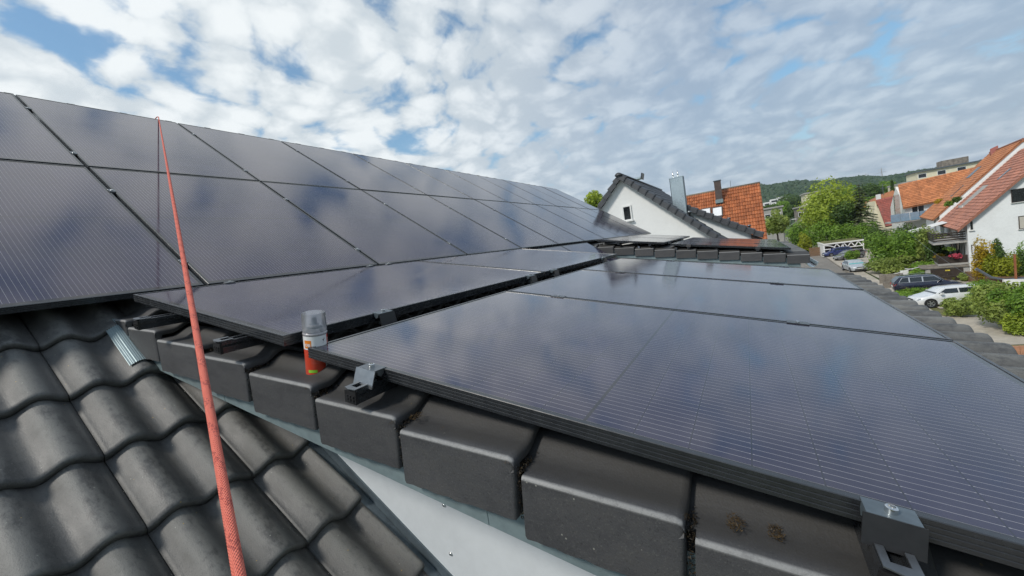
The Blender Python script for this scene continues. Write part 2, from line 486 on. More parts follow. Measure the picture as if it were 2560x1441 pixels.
M_FIELD = pm('distant_ground', (.060, .085, .030), .95, 0, .5, .02, .3, .3, .3, world=True)
M_CONC = pm('stained_concrete', (.21, .185, .155), .9, 0, .45, 1.6, .5, 10, .012, world=True)
M_BRICKP = pm('brick_palisade', (.42, .22, .13), .85, 0, .22, 3, .4, 30, .006)
M_BARK = pm('bark', (.075, .055, .040), .9, 0, .3, 5, .6, 20, .02)
F_LIME = mat_foliage('lime_green_leaves', (.110, .170, .016), (.46, .55, .060))
F_GREEN = mat_foliage('green_leaves', (.060, .135, .018), (.26, .41, .050))
F_DEEP = mat_foliage('deep_green_leaves', (.030, .068, .016), (.125, .205, .038))
F_BLUE = mat_foliage('blue_green_needles', (.075, .105, .065), (.28, .33, .16))
F_YEL = mat_foliage('yellow_leaves', (.20, .14, .010), (.56, .40, .025))
F_YELG = mat_foliage('yellow_green_leaves', (.13, .17, .012), (.40, .42, .030))
F_OLIVE = mat_foliage('olive_leaves', (.090, .135, .026), (.36, .44, .100))
F_HILL = mat_foliage('distant_wood', (.020, .046, .020), (.042, .080, .032), trl=.0)
M_MOSS = mat_foliage('dry_moss', (.035, .022, .010), (.17, .11, .045))
def glassy(name, tint, rough=.03, mixf=.12):
    m, n = newmat(name)
    g = n.new('ShaderNodeBsdfGlossy'); g.inputs['Roughness'].default_value = rough
    t = n.new('ShaderNodeBsdfTransparent'); t.inputs[0].default_value = (*tint, 1)
    fr = n.new('ShaderNodeFresnel'); fr.inputs[0].default_value = 1.45
    d = n.new('ShaderNodeBsdfDiffuse'); d.inputs[0].default_value = (.95, .97, 1, 1)
    tl = n.new('ShaderNodeBsdfTranslucent'); tl.inputs[0].default_value = (.97, .98, 1, 1)
    dm = n.new('ShaderNodeMixShader'); dm.inputs[0].default_value = .5
    n.link(d.outputs[0], dm.inputs[1]); n.link(tl.outputs[0], dm.inputs[2])
    a = n.new('ShaderNodeMixShader'); a.inputs[0].default_value = mixf
    n.link(t.outputs[0], a.inputs[1]); n.link(dm.outputs[0], a.inputs[2])
    b = n.new('ShaderNodeMixShader'); n.link(fr.outputs[0], b.inputs[0])
    n.link(a.outputs[0], b.inputs[1]); n.link(g.outputs[0], b.inputs[2])
    o = n.new('ShaderNodeOutputMaterial'); n.link(b.outputs[0], o.inputs[0])
    return m
M_CAP = glassy('clear_plastic_cap', (.97, .98, 1.0), .05, .33)

# ================================================================== our house
A_M, A_D, A_U = rad(34.547), rad(10.66), rad(11.047)     # main roof, dormer roof, upper dormer panels
def frame(a):
    return Matrix.Translation((0, 0, HC)) @ Rx(a)
FM, FD, FU = frame(A_M), frame(A_D), frame(A_U) @ Matrix.Scale(1.03, 4)
KL = .965; FL = FD @ Matrix.Scale(KL, 4)                   # panels of the lower row are a shade smaller
# local x = along the ridge, y = up the slope, z = off the roof
PW, PL, PT, GAP = 1.134, 1.722, .032, .020
HM, HD, HU = -1.304, -.378, -.340                         # panel faces
TM, TD = -1.450, -.464                                    # tile surfaces
X_V, X_W = .585, .903                                      # verge face and cheek wall of the near dormer
DORM2 = 6.415                                             # the far dormer is the same, this much further along
D_LEN = 3.87
RIDGE_Y, RIDGE_S = 5.36, 5.63

house = thing('tiled_house', 'own house with dark tiled roof and two shed dormers, carrying the solar panels', 'house', T(0, 0, 0))
def yz_main(yy, off=0.0):                                 # height of the main tile surface above the street at y
    return HC + (TM + off + yy * math.sin(A_M)) / math.cos(A_M)
def yz_dorm(yy, off=0.0):
    return HC + (TD + off + yy * math.sin(A_D)) / math.cos(A_D)
Y_EAVE, Y_RIDGE = -1.45, 5.47
X0, X1 = -1.35, 12.62
zr = yz_main(Y_RIDGE) - .03
deck = MB()
t_ = -.055
deck.prism([(X0, Y_EAVE, yz_main(Y_EAVE, t_)), (X0, Y_RIDGE, yz_main(Y_RIDGE, t_)), (X0, 2 * Y_RIDGE - Y_EAVE, yz_main(Y_EAVE, t_)),
            (X0, 2 * Y_RIDGE - Y_EAVE, yz_main(Y_EAVE, t_) - .16), (X0, Y_RIDGE, yz_main(Y_RIDGE, t_) - .16), (X0, Y_EAVE, yz_main(Y_EAVE, t_) - .16)], (X1 - X0, 0, 0))
roof = deck.build('main_roof', M_DECK, house)
wall = MB()
wall.prism([(X0 + .25, -.95, 0.01), (X0 + .25, -.95, yz_main(-.95, t_) - .17), (X0 + .25, Y_RIDGE, yz_main(Y_RIDGE, t_) - .17), (X0 + .25, 2 * Y_RIDGE + .95, yz_main(-.95, t_) - .17), (X0 + .25, 2 * Y_RIDGE + .95, .01)], (X1 - X0 - .5, 0, 0))
wall.build('wall', M_RENDER, house)

# ---- tiles
def tile_mesh(wid=.2975, length=.42, nose_round=True, head=.42):
    m = MB(); K = 24
    prof = []
    for i in range(K + 1):
        xx = wid * i / K
        b = .5 - .5 * math.cos(2 * math.pi * xx / .15)
        prof.append((xx, .037 * b ** .9))
    rows = [(.012, -.033), (.001, -.029), (0, -.009), (.005, -.003), (.016, 0.0), (.12, .0004), (length, .0)]
    for (yy, dz) in rows:
        for (xx, zz) in prof: m.v.append((xx, yy, zz + dz))
    k = K + 1
    for r in range(len(rows) - 1):
        for i in range(K): m.f.append((r * k + i, r * k + i + 1, (r + 1) * k + i + 1, (r + 1) * k + i))
    # side skirts close the tile's thickness
    b = len(m.v)
    for (yy, dz) in rows[2:]:
        m.v.append((0, yy, dz - .016)); m.v.append((wid, yy, dz - .016))
    nr = len(rows)
    for r in range(2, nr - 1):
        q = b + (r - 2) * 2
        m.f.append((r * k, (r + 1) * k, q + 2, q)); m.f.append(((r + 1) * k + K, r * k + K, q + 1, q + 3))
    return m.mesh('roof_tile', M_TILE, True)
TILE = tile_mesh()
def verge_mesh(gauge):
    """end tile with a lip folded down over the gable edge: flat strip, then the same waves"""
    m = MB(); wid = .30; L = gauge - .017; H = .127
    def top(xx):
        if xx < .055: return 0.0
        b = .5 - .5 * math.cos(2 * math.pi * min(xx - .055, .15) / .15) if xx < .205 else .5 - .5 * math.cos(2 * math.pi * (xx - .205) / .15)
        return .030 * b ** .95
    xs = [0.0, .0022, .0062, .02, .055] + [.055 + .245 * i / 20 for i in range(1, 21)]
    zs = [-.0062, -.0018, 0, 0, 0] + [top(q) for q in xs[5:]]
    rows = [(.010, -.026), (.001, -.021), (0, -.010), (.005, -.003), (.015, 0.0), (L, 0.0), (L + .0005, 0.0), (.42, .0)]
    k = len(xs)
    for (yy, dz) in rows:
        for xx, zz in zip(xs, zs): m.v.append((max(xx, .0245) if yy > L else xx, yy, zz + dz))
    for r in range(len(rows) - 1):
        for i in range(k - 1): m.f.append((r * k + i, r * k + i + 1, (r + 1) * k + i + 1, (r + 1) * k + i))
    # lip: outer face, rounded lower end, thickness .022, with a slightly ragged lower edge
    rl = random.Random(3)
    cols = [(.000, .006), (.0, .0), (.0, .0)]
    ys = [0.0, .004, .010] + [.010 + (L - .014) * i / 14 for i in range(1, 15)] + [L]
    def lipz(j):
        return -H + (rl.uniform(-.0022, .0022) if 2 < j < len(ys) - 1 else .006 if j in (0, len(ys) - 1) else 0)
    ring = []
    for j, yy in enumerate(ys):
        xo = .008 if j == 0 else .002 if j == 1 else 0.0
        zb = lipz(j)
        zt = -.0062 - (.012 if j == 0 else .004 if j == 1 else 0)
        ring.append([(xo, yy, zt), (xo, yy, zb), (.022, yy, zb), (.022, yy, zt + .004)])
    b = len(m.v)
    for r4 in ring: m.v += r4
    for j in range(len(ys) - 1):
        for i in range(3):
            m.f.append((b + j * 4 + i, b + (j + 1) * 4 + i, b + (j + 1) * 4 + i + 1, b + j * 4 + i + 1))
    m.f.append((b, b + 1, b + 2, b + 3)); e = b + (len(ys) - 1) * 4
    m.f.append((e + 3, e + 2, e + 1, e))
    me = m.mesh('verge_tile', M_VERGE, True)
    me.set_sharp_from_angle(angle=rad(50))
    return me
GAUGE_M, GAUGE_D = .34, .3235
DELTA = math.asin(.033 / .34)
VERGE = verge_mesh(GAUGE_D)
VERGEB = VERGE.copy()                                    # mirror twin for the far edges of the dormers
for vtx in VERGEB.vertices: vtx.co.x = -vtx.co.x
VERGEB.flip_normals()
def lay(F, me, name, xx, ss, n0, parent, jitter=1.0):
    M = F @ T(xx, ss, n0 + .032) @ Rx(-DELTA) @ Rz(rad(random.uniform(-.35, .35) * jitter)) @ Ry(rad(random.uniform(-.4, .4) * jitter))
    return put(name, me, parent, M)
def s_of_y(yy, a, nn):                                    # slope coordinate of a point at horizontal y on the plane offset nn
    return (yy + nn * math.sin(a)) / math.cos(a)
# main roof, the open field of tiles in front of the near dormer and the strip under the panels
XJ = .35
for c in range(-5, 2):
    for k in range(-7, 5):
        xx = XJ + .30 * c
        if xx + .30 < X0: continue
        if c == 1:
            continue
        lay(FM, TILE, 'roof_tile', xx, 1.997 + GAUGE_M * k, TM - .022, roof)
# the last column is cut along the cheek flashing
CUT = tile_mesh(.212)
for k in range(-9, 3):
    lay(FM, CUT, 'roof_tile', XJ + .30, 1.997 + GAUGE_M * k, TM - .022, roof)
# eave course of the main roof between the dormers and beyond them (open parts only)
for (xa, xb, ks) in ((4.62, 6.9, range(-9, -4)), (11.0, 12.45, range(-9, -4))):
    xx = xa
    while xx + .3 <= xb + .01:
        for k in ks: lay(FM, TILE, 'roof_tile', xx, 1.997 + GAUGE_M * k, TM - .022, roof)
        xx += .30
# ridge tiles
rt = MB()
for (yy, sc) in ((0, 1.1), (.03, 1.1), (.05, 1.0), (.42, .92)):
    pass
ring = []
for (xx, sc) in ((0, 1.10), (.045, 1.10), (.05, 1.0), (.43, .93)):
    ring.append([(xx, math.cos(a) * .125 * sc, math.sin(a) * .105 * sc) for a in [math.pi * (.02 + .96 * i / 10) for i in range(11)]])
rt.rings(ring, closed=False, caps=False)
RIDGE = rt.mesh('ridge_tile', M_TILE, True)
zrt = (FM @ Vector((0, 5.70, -1.425))).z - .022
k = 0
xx = X0
while xx < X1 - .2:
    put('ridge_tile', RIDGE, roof, T(xx, (FM @ Vector((0, 5.70, -1.425))).y + .02, zrt) @ Ry(rad(-.6)))
    xx += .38

# ---- dormers
def dormer(dx, near):
    xa, xb = X_V + dx, X_V + dx + D_LEN
    cw0, cw1 = xa + (X_W - X_V), xb - (X_W - X_V)
    yi = 2.62                                              # where the dormer roof meets the main roof
    ye = -.46
    m = MB()
    m.prism([(cw0, yi, yz_main(yi) - .05), (cw0, ye, yz_dorm(ye, -.09)), (cw0, ye, yz_main(ye) - .2)], (cw1 - cw0, 0, 0))
    d = m.build('dormer', M_CHEEK if near else M_RENDER, house)
    # roof slab under the tiles
    m = MB()
    m.prism([(xa + .03, ye - .15, yz_dorm(ye - .15, -.035)), (xa + .03, yi + .25, yz_dorm(yi + .25, -.035)), (xa + .03, yi + .05, yz_dorm(yi + .05, -.085)), (xa + .03, ye - .15, yz_dorm(ye - .15, -.085))], (xb - xa - .06, 0, 0))
    m.build('roof_slab', M_DECK, d)
    # folded flashing below the verge lip, and the soffit behind it
    for (x_, sx) in ((xa + .026, 1), (xb - .026, -1)):
        m = MB(); pts = []
        for (o, nn) in ((0, -.05), (0, -.172), (.012 * sx, -.178), (.014 * sx, -.172), (.014 * sx, -.06)):
            pts.append((x_ + o, nn))
        r0 = [(q, ye - .16, yz_dorm(ye - .16, nn)) for q, nn in pts]
        r1 = [(q, 2.50, yz_dorm(2.50, nn)) for q, nn in pts]
        m.rings([r0, r1], True, True)
        vf = m.build('verge_flashing', M_ZINC, d)
        for yy in (1.62, .52):
            m = MB(); m.prism([(x_ - .0015 * sx, yy, yz_dorm(yy, -.06)), (x_ - .0015 * sx, yy + .012, yz_dorm(yy + .012, -.06)), (x_ - .0015 * sx, yy + .012, yz_dorm(yy + .012, -.171)), (x_ - .0015 * sx, yy, yz_dorm(yy, -.171))], (.003 * sx, 0, 0)); m.build('lap_seam', M_ZINC, vf)
    for (x_, wd) in ((xa + .042, cw0 - xa - .042), (cw1, xb - .042 - cw1)):
        m = MB(); m.prism([(x_, ye - .12, yz_dorm(ye - .12, -.150)), (x_, 2.42, yz_dorm(2.42, -.150)), (x_, 2.42, yz_dorm(2.42, -.165)), (x_, ye - .12, yz_dorm(ye - .12, -.165))], (wd, 0, 0))
        m.build('soffit', M_WHITE, d)
    # tiles: verge tiles down the near edge, last course along the eave, first columns under the panels
    noses = [2.36, 2.055, 1.70, 1.377, 1.041, .727, .417, .124, -.165, -.455, -.735]
    for i, yy in enumerate(noses):
        ss = s_of_y(yy, A_D, TD)
        ky = (noses[i - 1] - yy) / math.cos(A_D) / GAUGE_D if i else 1.0
        for me_, x_ in ((VERGE, xa), (VERGEB, xb)):
            o = lay(FD, me_, 'verge_tile', x_ + random.uniform(-.002, .002), ss, TD - .012 + random.uniform(-.002, .002), d, .8)
            o.matrix_basis = o.matrix_basis @ Matrix.Scale(ky, 4, (0, 1, 0))
    nfull = int(round((D_LEN - .6) / .30))
    wstep = (D_LEN - .6) / nfull
    for i, yy in enumerate(noses):
        ss = s_of_y(yy, A_D, TD)
        for c in range(nfull):
            if near and (c < 2 or i >= 9 or i <= 3) or (not near and (i >= 9 or c < 1)):
                lay(FD, TILE, 'roof_tile', xa + .30 + c * wstep, ss, TD - .012, d, .5)
    # gutter
    m = MB()
    gy, gz = -.755, yz_dorm(-.75) - .105
    pr = [(gy + .062 * math.cos(a), gz + .062 * math.sin(a)) for a in [math.pi + math.pi * i / 10 for i in range(11)]]
    pr2 = [(gy + .058 * math.cos(a), gz + .058 * math.sin(a)) for a in [2 * math.pi - math.pi * i / 10 for i in range(11)]]
    loop = pr + pr2
    m.rings([[(xa - .02, q[0], q[1]) for q in loop], [(xb + .02, q[0], q[1]) for q in loop]], True, True)
    m.tube((xa - .02, gy - .064, gz), (xb + .02, gy - .064, gz), .009)
    m.build('gutter', M_GALV, d)
    # window band in the dormer front (faces the street)
    for kx in (.75, 1.95):
        w = MB(); x_ = cw0 + kx; zf = yz_main(ye) + .30
        w.box(x_ - .05, x_ + .95, ye - .012, ye + .02, zf, zf + .85)
        wo_ = w.build('window', M_WHITE, d)
        w = MB(); w.box(x_ + .02, x_ + .88, ye - .018, ye - .005, zf + .07, zf + .78)
        w.build('pane', M_GLASS, wo_)
    return d, cw0
d1, cw0 = dormer(0.0, True)
d2, cw2 = dormer(DORM2, False)
# cheek flashing where the near dormer's side meets the tiles: a dark upstand and the screws of the cheek panel
m = MB()
for (x_, w_, n0, n1) in ((XJ + .30 + .214, .032, -.03, .010), (cw0 - .006, .006, 0.0, .045)):
    o = FM @ Vector((x_, -1.35, TM + n0)); a = Vector((w_, 0, 0))
    b = (FM @ Vector((0, 2.35, 0))) - (FM @ Vector((0, -1.35, 0)))
    cc = (FM @ Vector((0, 0, n1))) - (FM @ Vector((0, 0, n0)))
    m.obox(o, a, b, cc)
m.build('cheek_flashing', M_ZINCD, d1)
for (px, py) in ((1110, 1263), (1127, 1385), (1190, 1178 + 90)):
    q = P(px, py, cw0 - .001)
    m = MB(); m.lathe([(.006, 0), (.006, .0025), (.0028, .0046)], 10)
    m.xf(Matrix.Translation(q) @ Ry(rad(-90)))
    m.build('screw', M_STEEL, d1, True)
# ribbed apron of flashing dressed over the tile at the head of the verge
m = MB()
r0, r1, r2 = [], [], []
for i in range(33):
    u_ = i / 32
    xx = .535 + .085 * u_
    rib = .0018 * math.sin(u_ * 32 * math.pi * .75)
    lift = .016 + .034 * (.5 - .5 * math.cos(2 * math.pi * (xx - .35) / .15)) ** .95
    r0.append(FM @ Vector((xx, 1.715, TM + lift + rib)))
    r1.append(FM @ Vector((xx + .004, 1.90, TM + lift + rib - .004)))
    r2.append(FM @ Vector((xx + .01, 2.06, TM + lift + rib - .010)))
m.rings([r0, r1, r2], False, False)
m.build('ribbed_flashing', M_ZINC, d1, True)

# ================================================================== solar panels
def panel_parts(root):
    m = MB()
    w, l = PW / 2, PL / 2
    def rect(i, z): return [(-w + i, -l + i, z), (w - i, -l + i, z), (w - i, l - i, z), (-w + i, l - i, z)]
    prof = [(.0105, -.0016), (.0100, -.0002), (.0012, 0.0), (0, -.0012), (0, -.0075), (.0011, -.0083), (.0011, -.0091), (0, -.0099), (0, -.0155), (.0011, -.0163), (.0011, -.0171), (0, -.0179),
            (0, -.0235), (.0011, -.0243), (.0011, -.0251), (0, -.0259), (0, -PT), (.026, -PT), (.026, -PT + .002), (.003, -PT + .002), (.003, -.006)]
    m.rings([rect(i, z) for i, z in prof], True, False)
    m.build('frame', M_FRAME, root)
    m = MB()
    m.poly(*[q for q in rect(.0095, -.0019)])
    m.poly(*[q for q in reversed(rect(.0095, -.0055))])
    m.build('glass_laminate', M_LAM, root)
proto = thing('solar_panel', 'x', 'solar panel', None, 'black solar panels clamped on the roof')
panel_parts(proto)
used = [False]
def panel(M, label):
    if not used[0]:
        used[0] = True; proto.matrix_basis = M; proto['label'] = label
        return proto
    return copy_tree(proto, M, None, label)
ordn = ['first', 'second', 'third', 'fourth', 'fifth', 'sixth', 'seventh', 'eighth', 'ninth', 'tenth', 'eleventh', 'twelfth']
SX = .956; PX = PW + GAP; S0 = 2.096
for row, rn in ((0, 'lower'), (1, 'upper')):
    for c in range(-1, 10):
        M = FM @ T(SX + PX * c + GAP / 2 + PW / 2, S0 + row * (PL + GAP) + PL / 2, HM + random.uniform(-.0015, .0015)) @ Rx(rad(random.uniform(-.06, .06))) @ Ry(rad(random.uniform(-.08, .08)))
        panel(M, f'upright solar panel in the {rn} long row of the main roof, {ordn[c + 1]} from the left')
for c, lab in ((3, 'solar panel low on the main roof between the dormers, nearer the camera'), (4, 'solar panel low on the main roof, right beside the far dormer')):
    panel(FM @ T(SX + PX * c + GAP / 2 + PW / 2, S0 - .05 - PL / 2, HM - .01), lab)
LX, LS = .6637, 1.0948
UX, US = .611, 2.2547
for dx, which in ((0, 'near'), (DORM2, 'far')):
    for c in range(3):
        M = FL @ T(LX + dx / KL + PX * c + PW / 2, LS - PL / 2, HD + random.uniform(-.001, .001)) @ Ry(rad(random.uniform(-.06, .06)))
        panel(M, f'solar panel in the {which} dormer\'s lower row of three, {ordn[c]} from the camera')
    for c in range(2):
        M = FU @ T(UX + dx / 1.03 + (PL + GAP) * c + PL / 2, US - PW / 2, HU) @ Rz(rad(90))
        panel(M, f'sideways solar panel in the {which} dormer\'s upper row of two, {ordn[c]} from the camera')

# ---- rails, clamps
def rail_mesh(length):
    m = MB()
    w, h = .020, .036
    prof = [(-w, 0), (-.010, 0), (-.010, -.012), (.010, -.012), (.010, 0), (w, 0), (w + .001, -.010), (w - .002, -.018), (w, -h), (-w, -h), (-w + .002, -.018), (-w - .001, -.010)]
    m.rings([[(0, a, b) for a, b in prof], [(length, a, b) for a, b in prof]], True, True)
    return m
def rail(F, xx, ss, nn, length, label, cap=True):
    t = thing('mounting_rail', label, 'mounting rail', F @ T(xx, ss, nn), 'rails under the dormer panels')
    rail_mesh(length).build('extrusion', M_FRAME, t)
    if cap:
        m = MB()
        # end plug: rounded plate with a pale top lip and moulded ribs
        m.box(-.006, .002, -.0205, .0205, -.0365, -.004)
        c = m.build('end_cap', M_PLASTIC, t)
        m = MB()
        for (y0, z0) in ((-.014, -.030), (-.003, -.030), (.007, -.030), (-.014, -.021), (-.003, -.021), (.007, -.021)):
            m.box(-.0085, -.0055, y0, y0 + .007, z0, z0 + .006)
        m.build('moulded_ribs', M_PLASTIC, c)
        m = MB(); m.prism([(-.006, -.019, .0015), (.034, -.019, .0015), (.034, -.010, .0015), (.006, -.010, .0015), (.006, .010, .0015), (.034, .010, .0015), (.034, .019, .0015), (-.006, .019, .0015), (-.011, 0, .0015)], (0, 0, .002))
        m.build('top_lip', M_ALUD, t)
    return t
R_TOP = HD - PT - .001
rail(FL, .588, .800, R_TOP, 3.60, 'black mounting rail end under the silver clamp right of the spray can')
rail(FL, .588, -.200, R_TOP, 3.60, 'black mounting rail end at the bottom right corner, under the nearest solar panel')
rail(FU, .535, 1.335, HU - PT - .001, 3.62, 'black mounting rail poking out below the near corner of the sideways solar panel')
rail(FU, .505, 1.86, HU - PT - .001, 3.62, 'black mounting rail end at the top of the verge, left of the rope')
for ss, w_ in ((.800, 'upper'), (-.200, 'lower')):
    rail(FL, .62 + DORM2 / KL, ss, R_TOP, 3.60, f'mounting rail under the far dormer\'s lower row of panels, {w_} of two', False)
for ss, w_ in ((1.335, 'lower'), (1.86, 'upper')):
    rail(FU, .56 + DORM2 / 1.03, ss, HU - PT - .001, 3.60, f'mounting rail under the far dormer\'s upper row of panels, {w_} of two', False)

def clamp_parts(t, plate_mat, body_mat=M_ALUD):
    """end clamp: local x points into the panel, y along the panel edge, z off the panel face"""
    k = .031
    m = MB()
    m.prism([(-.030, -k, .0025), (.008, -k, .0025), (.008, -k, .0005), (-.001, -k, .0003), (-.001, -k, -.010), (-.010, -k, -.018), (-.020, -k, -.012), (-.022, -k, -.003), (-.030, -k, -.001)], (0, 2 * k, 0))
    m.build('clamp_body', body_mat, t)
    m = MB()
    m.prism([(-.030, -k - .004, .002), (-.030, k + .004, .002), (-.043, k + .004, -.040), (-.043, -k - .004, -.040)], Vector((-.0025, 0, .0008)))
    m.build('front_plate', plate_mat, t)
    m = MB(); m.lathe([(.0078, 0.0), (.0078, .008), (.0062, .0093), (.0045, .0093), (.0045, .004)], 18, (-.013, 0, .0026))
    m.tube((-.013, 0, -.045), (-.013, 0, .002), .004)
    m.build('bolt', M_STEEL, t, False, 40)
    m = MB(); m.box(-.034, -.006, -.016, .016, -.0405, -.0335); m.box(-.030, -.010, -.014, .014, -.036, -.028)
    m.build('base_block', M_ALUD, t)
ec = thing('end_clamp', 'silver end clamp with slanted plate and hex bolt, right of the spray can', 'clamp', FL @ T(LX, .800, HD), 'end clamps on the panel edges')
clamp_parts(ec, M_ALU)
e2 = thing('end_clamp', 'black end clamp with bright bolt at the bottom right corner of the nearest panel', 'clamp', FL @ T(LX, -.200, HD) @ Matrix.Scale(.9, 4), 'end clamps on the panel edges')
clamp_parts(e2, M_PLASTIC, M_ZINCD)
# clamps on the lower long edge of the sideways panels: x points up the slope
EC = [(.967, 'end clamp on the sideways panel\'s lower edge, behind the spray can'), (2.12, 'end clamp left of the pair where the two sideways panels meet'), (2.46, 'end clamp right of the pair where the two sideways panels meet'), (3.56, 'farthest end clamp on the near dormer\'s sideways panels')]
for xx, lab in EC:
    copy_tree(e2, FU @ T(xx, US - PW, HU) @ Rz(rad(90)), None, lab)
for xx, lab in ((7.20, 'left end clamp on the lower edge of the far dormer\'s sideways panels'), (8.75, 'right end clamp on the lower edge of the far dormer\'s sideways panels')):
    copy_tree(e2, FU @ T(xx, US - PW, HU) @ Rz(rad(90)), None, lab)
for ss, lab in ((.80, 'upper end clamp on the far dormer\'s nearest panel edge'), (-.20, 'lower end clamp on the far dormer\'s nearest panel edge')):
    copy_tree(e2, FL @ T(LX + DORM2 / KL, ss, HD), None, lab)
# mid clamps in the seams
mc = thing('mid_clamp', 'x', 'clamp', None, 'mid clamps between neighbouring panels')
m = MB(); m.box(-.021, .021, -.035, .035, .0008, .0032); m.build('cover_plate', M_FRAME, mc)
m = MB(); m.box(-.0085, .0085, -.033, .033, -.030, .0008); m.build('clamp_body', M_ALUD, mc)
m = MB(); m.lathe([(.0065, 0), (.0065, .004), (.004, .0048)], 14, (0, 0, .0032)); m.build('bolt', M_STEEL, mc)
mcs = thing('mid_clamp', 'x', 'clamp', None, 'mid clamps between neighbouring panels')
m = MB(); m.box(-.017, .017, -.020, .020, .0008, .0035); m.build('cover_plate', M_ALUD, mcs)
m = MB(); m.box(-.0085, .0085, -.026, .026, -.030, .0008); m.build('clamp_body', M_ALUD, mcs)
m = MB(); m.lathe([(.0065, 0), (.0065, .004), (.004, .0048)], 14, (0, 0, .0035)); m.build('bolt', M_STEEL, mcs)
first = {id(mc): True, id(mcs): True}
def mid(pr, M, lab):
    if first[id(pr)]:
        first[id(pr)] = False; pr.matrix_basis = M; pr['label'] = lab; return
    copy_tree(pr, M, None, lab)
for dx, w_ in ((0, 'near'), (DORM2, 'far')):
    for c, sn in ((1, 'first'), (2, 'second')):
        for ss, hn in ((.785, 'upper'), (-.205, 'lower')):
            if dx and c == 2: continue
            mid(mc, FL @ T(LX + PX * c - GAP / 2 + dx / KL, ss, HD), f'flat black mid clamp, {hn} one in the {sn} seam of the {w_} dormer\'s lower panels')
for ss, hn in ((.60, 'upper'), (-.32, 'lower')):
    copy_tree(mc, FL @ T(LX + PX * 3 - GAP / 2, ss, HD) , None, f'flat black clamp, {hn} one on the far edge of the near dormer\'s lower panels')
for c in range(0, 6):
    for ss, hn in ((5.16, 'topmost'), (4.09, 'second highest'), (3.38, 'second lowest'), (2.36, 'lowest')):
        if c == 4 and ss < 3 or c == 5 and ss < 4: continue
        mid(mcs, FM @ T(SX + PX * c, ss, HM), f'small silver mid clamp, {hn} in the {ordn[c]} long seam of the main roof panels')
for i, xx in enumerate((.99, 1.88, 2.05)):
    copy_tree(mcs, FU @ T(xx, US + .012, HU) @ Rz(rad(90)), None, f'small silver clamp on the upper edge of the sideways panels, {ordn[i]} from the left')
# hooks of bent steel strip carrying the far dormer's rails
hk = thing('roof_hook', 'x', 'roof hook', None, 'bent steel hooks along the far dormer\'s verge')
m = MB()
pts = [(.0, 0, .0), (.012, 0, .004), (.018, 0, -.006), (.019, 0, -.050), (.030, 0, -.060)]
for i in range(len(pts) - 1):
    a, b = Vector(pts[i]), Vector(pts[i + 1])
    dd = (b - a).normalized(); nn = Vector((dd.z, 0, -dd.x)) * .0035
    m.prism([a + Vector((0, -.015, 0)), b + Vector((0, -.015, 0)), b + nn + Vector((0, -.015, 0)), a + nn + Vector((0, -.015, 0))], (0, .03, 0))
m.build('bent_strip', M_STEEL, hk)
m = MB(); m.box(-.055, .002, -.012, .012, -.005, .001); m.build('arm', M_ALUD, hk)
for i, yy in enumerate((1.62, 1.02, .42, -.42)):
    M = FD @ T(.655 + DORM2, s_of_y(yy, A_D, HD), HD - .045)
    lab = f'bent silver roof hook above the far dormer\'s verge tiles, {ordn[i]} from the left'
    if i == 0: hk.matrix_basis = M; hk['label'] = lab
    else: copy_tree(hk, M, None, lab)

# ================================================================== rope
ridge_pt = FM @ Vector((1.968, 5.62, HM + .012))
N0 = Vector((.119, .353, HC - .207))
N0 = P(598, 1441, .119)
dirr = (N0 - ridge_pt)
pts = [FM @ Vector((1.985, 5.78, HM - .25)), FM @ Vector((1.976, 5.72, HM - .035)), FM @ Vector((1.970, 5.655, HM + .004)), ridge_pt]
pts += [ridge_pt + dirr * (i / 60) for i in range(1, 61)]
end = N0 + dirr.normalized() * .05
roof_z = yz_main(.05, .03)
pts += [end, end + Vector((-.03, -.05, -.05)), Vector((.03, .22, yz_main(.22, .6))), Vector((.0, .17, yz_main(.17, .2))), Vector((-.01, .10, yz_main(.10, .05))), Vector((-.05, -.05, yz_main(-.05, .04))), Vector((-.2, -.35, yz_main(-.35, .04))), Vector((-.15, -.7, yz_main(-.7, .04)))]
m = MB(); K = 14
m.path(pts, .0045, K, True)
me = m.mesh('safety_rope', M_ROPE, True)
uvl = me.uv_layers.new(name='UVMap')
cum = [0.0]
for a, b in zip(pts, pts[1:]): cum.append(cum[-1] + (b - a).length)
for pl in me.polygons:
    js = [me.loops[li].vertex_index % K for li in pl.loop_indices]
    wrap = max(js) - min(js) > K / 2
    for li in pl.loop_indices:
        vi = me.loops[li].vertex_index
        j = vi % K
        uvl.data[li].uv = ((j + (K if wrap and j < K / 2 else 0)) / K, cum[min(vi // K, len(cum) - 1)])
tag(put('safety_rope', me), 'taut orange-red braided rope running from the ridge down over the panels', 'rope')

# ================================================================== spray can
CANM = FD @ T(.677, s_of_y(1.141, A_D, TD), TD + .001)
can = thing('spray_can', 'red and white spray paint can with clear cap, standing on the verge tiles', 'spray can', CANM)
M_CANW = pm('can_white_print', (.78, .78, .77), .32, 0, .03, 20, .02, 200, .0003, coat=.4)
M_CANR = pm('can_red_print', (.58, .055, .022), .32, 0, .08, 20, .02, 200, .0003, coat=.4)
M_CANO = pm('can_orange_print', (.80, .23, .015), .35, 0, .03, 20, .02, 200, .0003, coat=.4)
M_CANG = pm('can_green_print', (.28, .62, .04), .35, 0, .03, 20, .02, 200, .0003, coat=.4)
M_CANS = pm('can_grey_print', (.42, .40, .41), .3, .3, .05, 20, .02, 200, .0003, coat=.4)
M_CANP = pm('can_pale_red_print', (.62, .12, .09), .4, 0, .05, 20, .02, 200, .0003)
M_NOZ = pm('nozzle_grey', (.10, .12, .15), .4, 0, .1, 20, .02, 200, .0003)
r = .0325
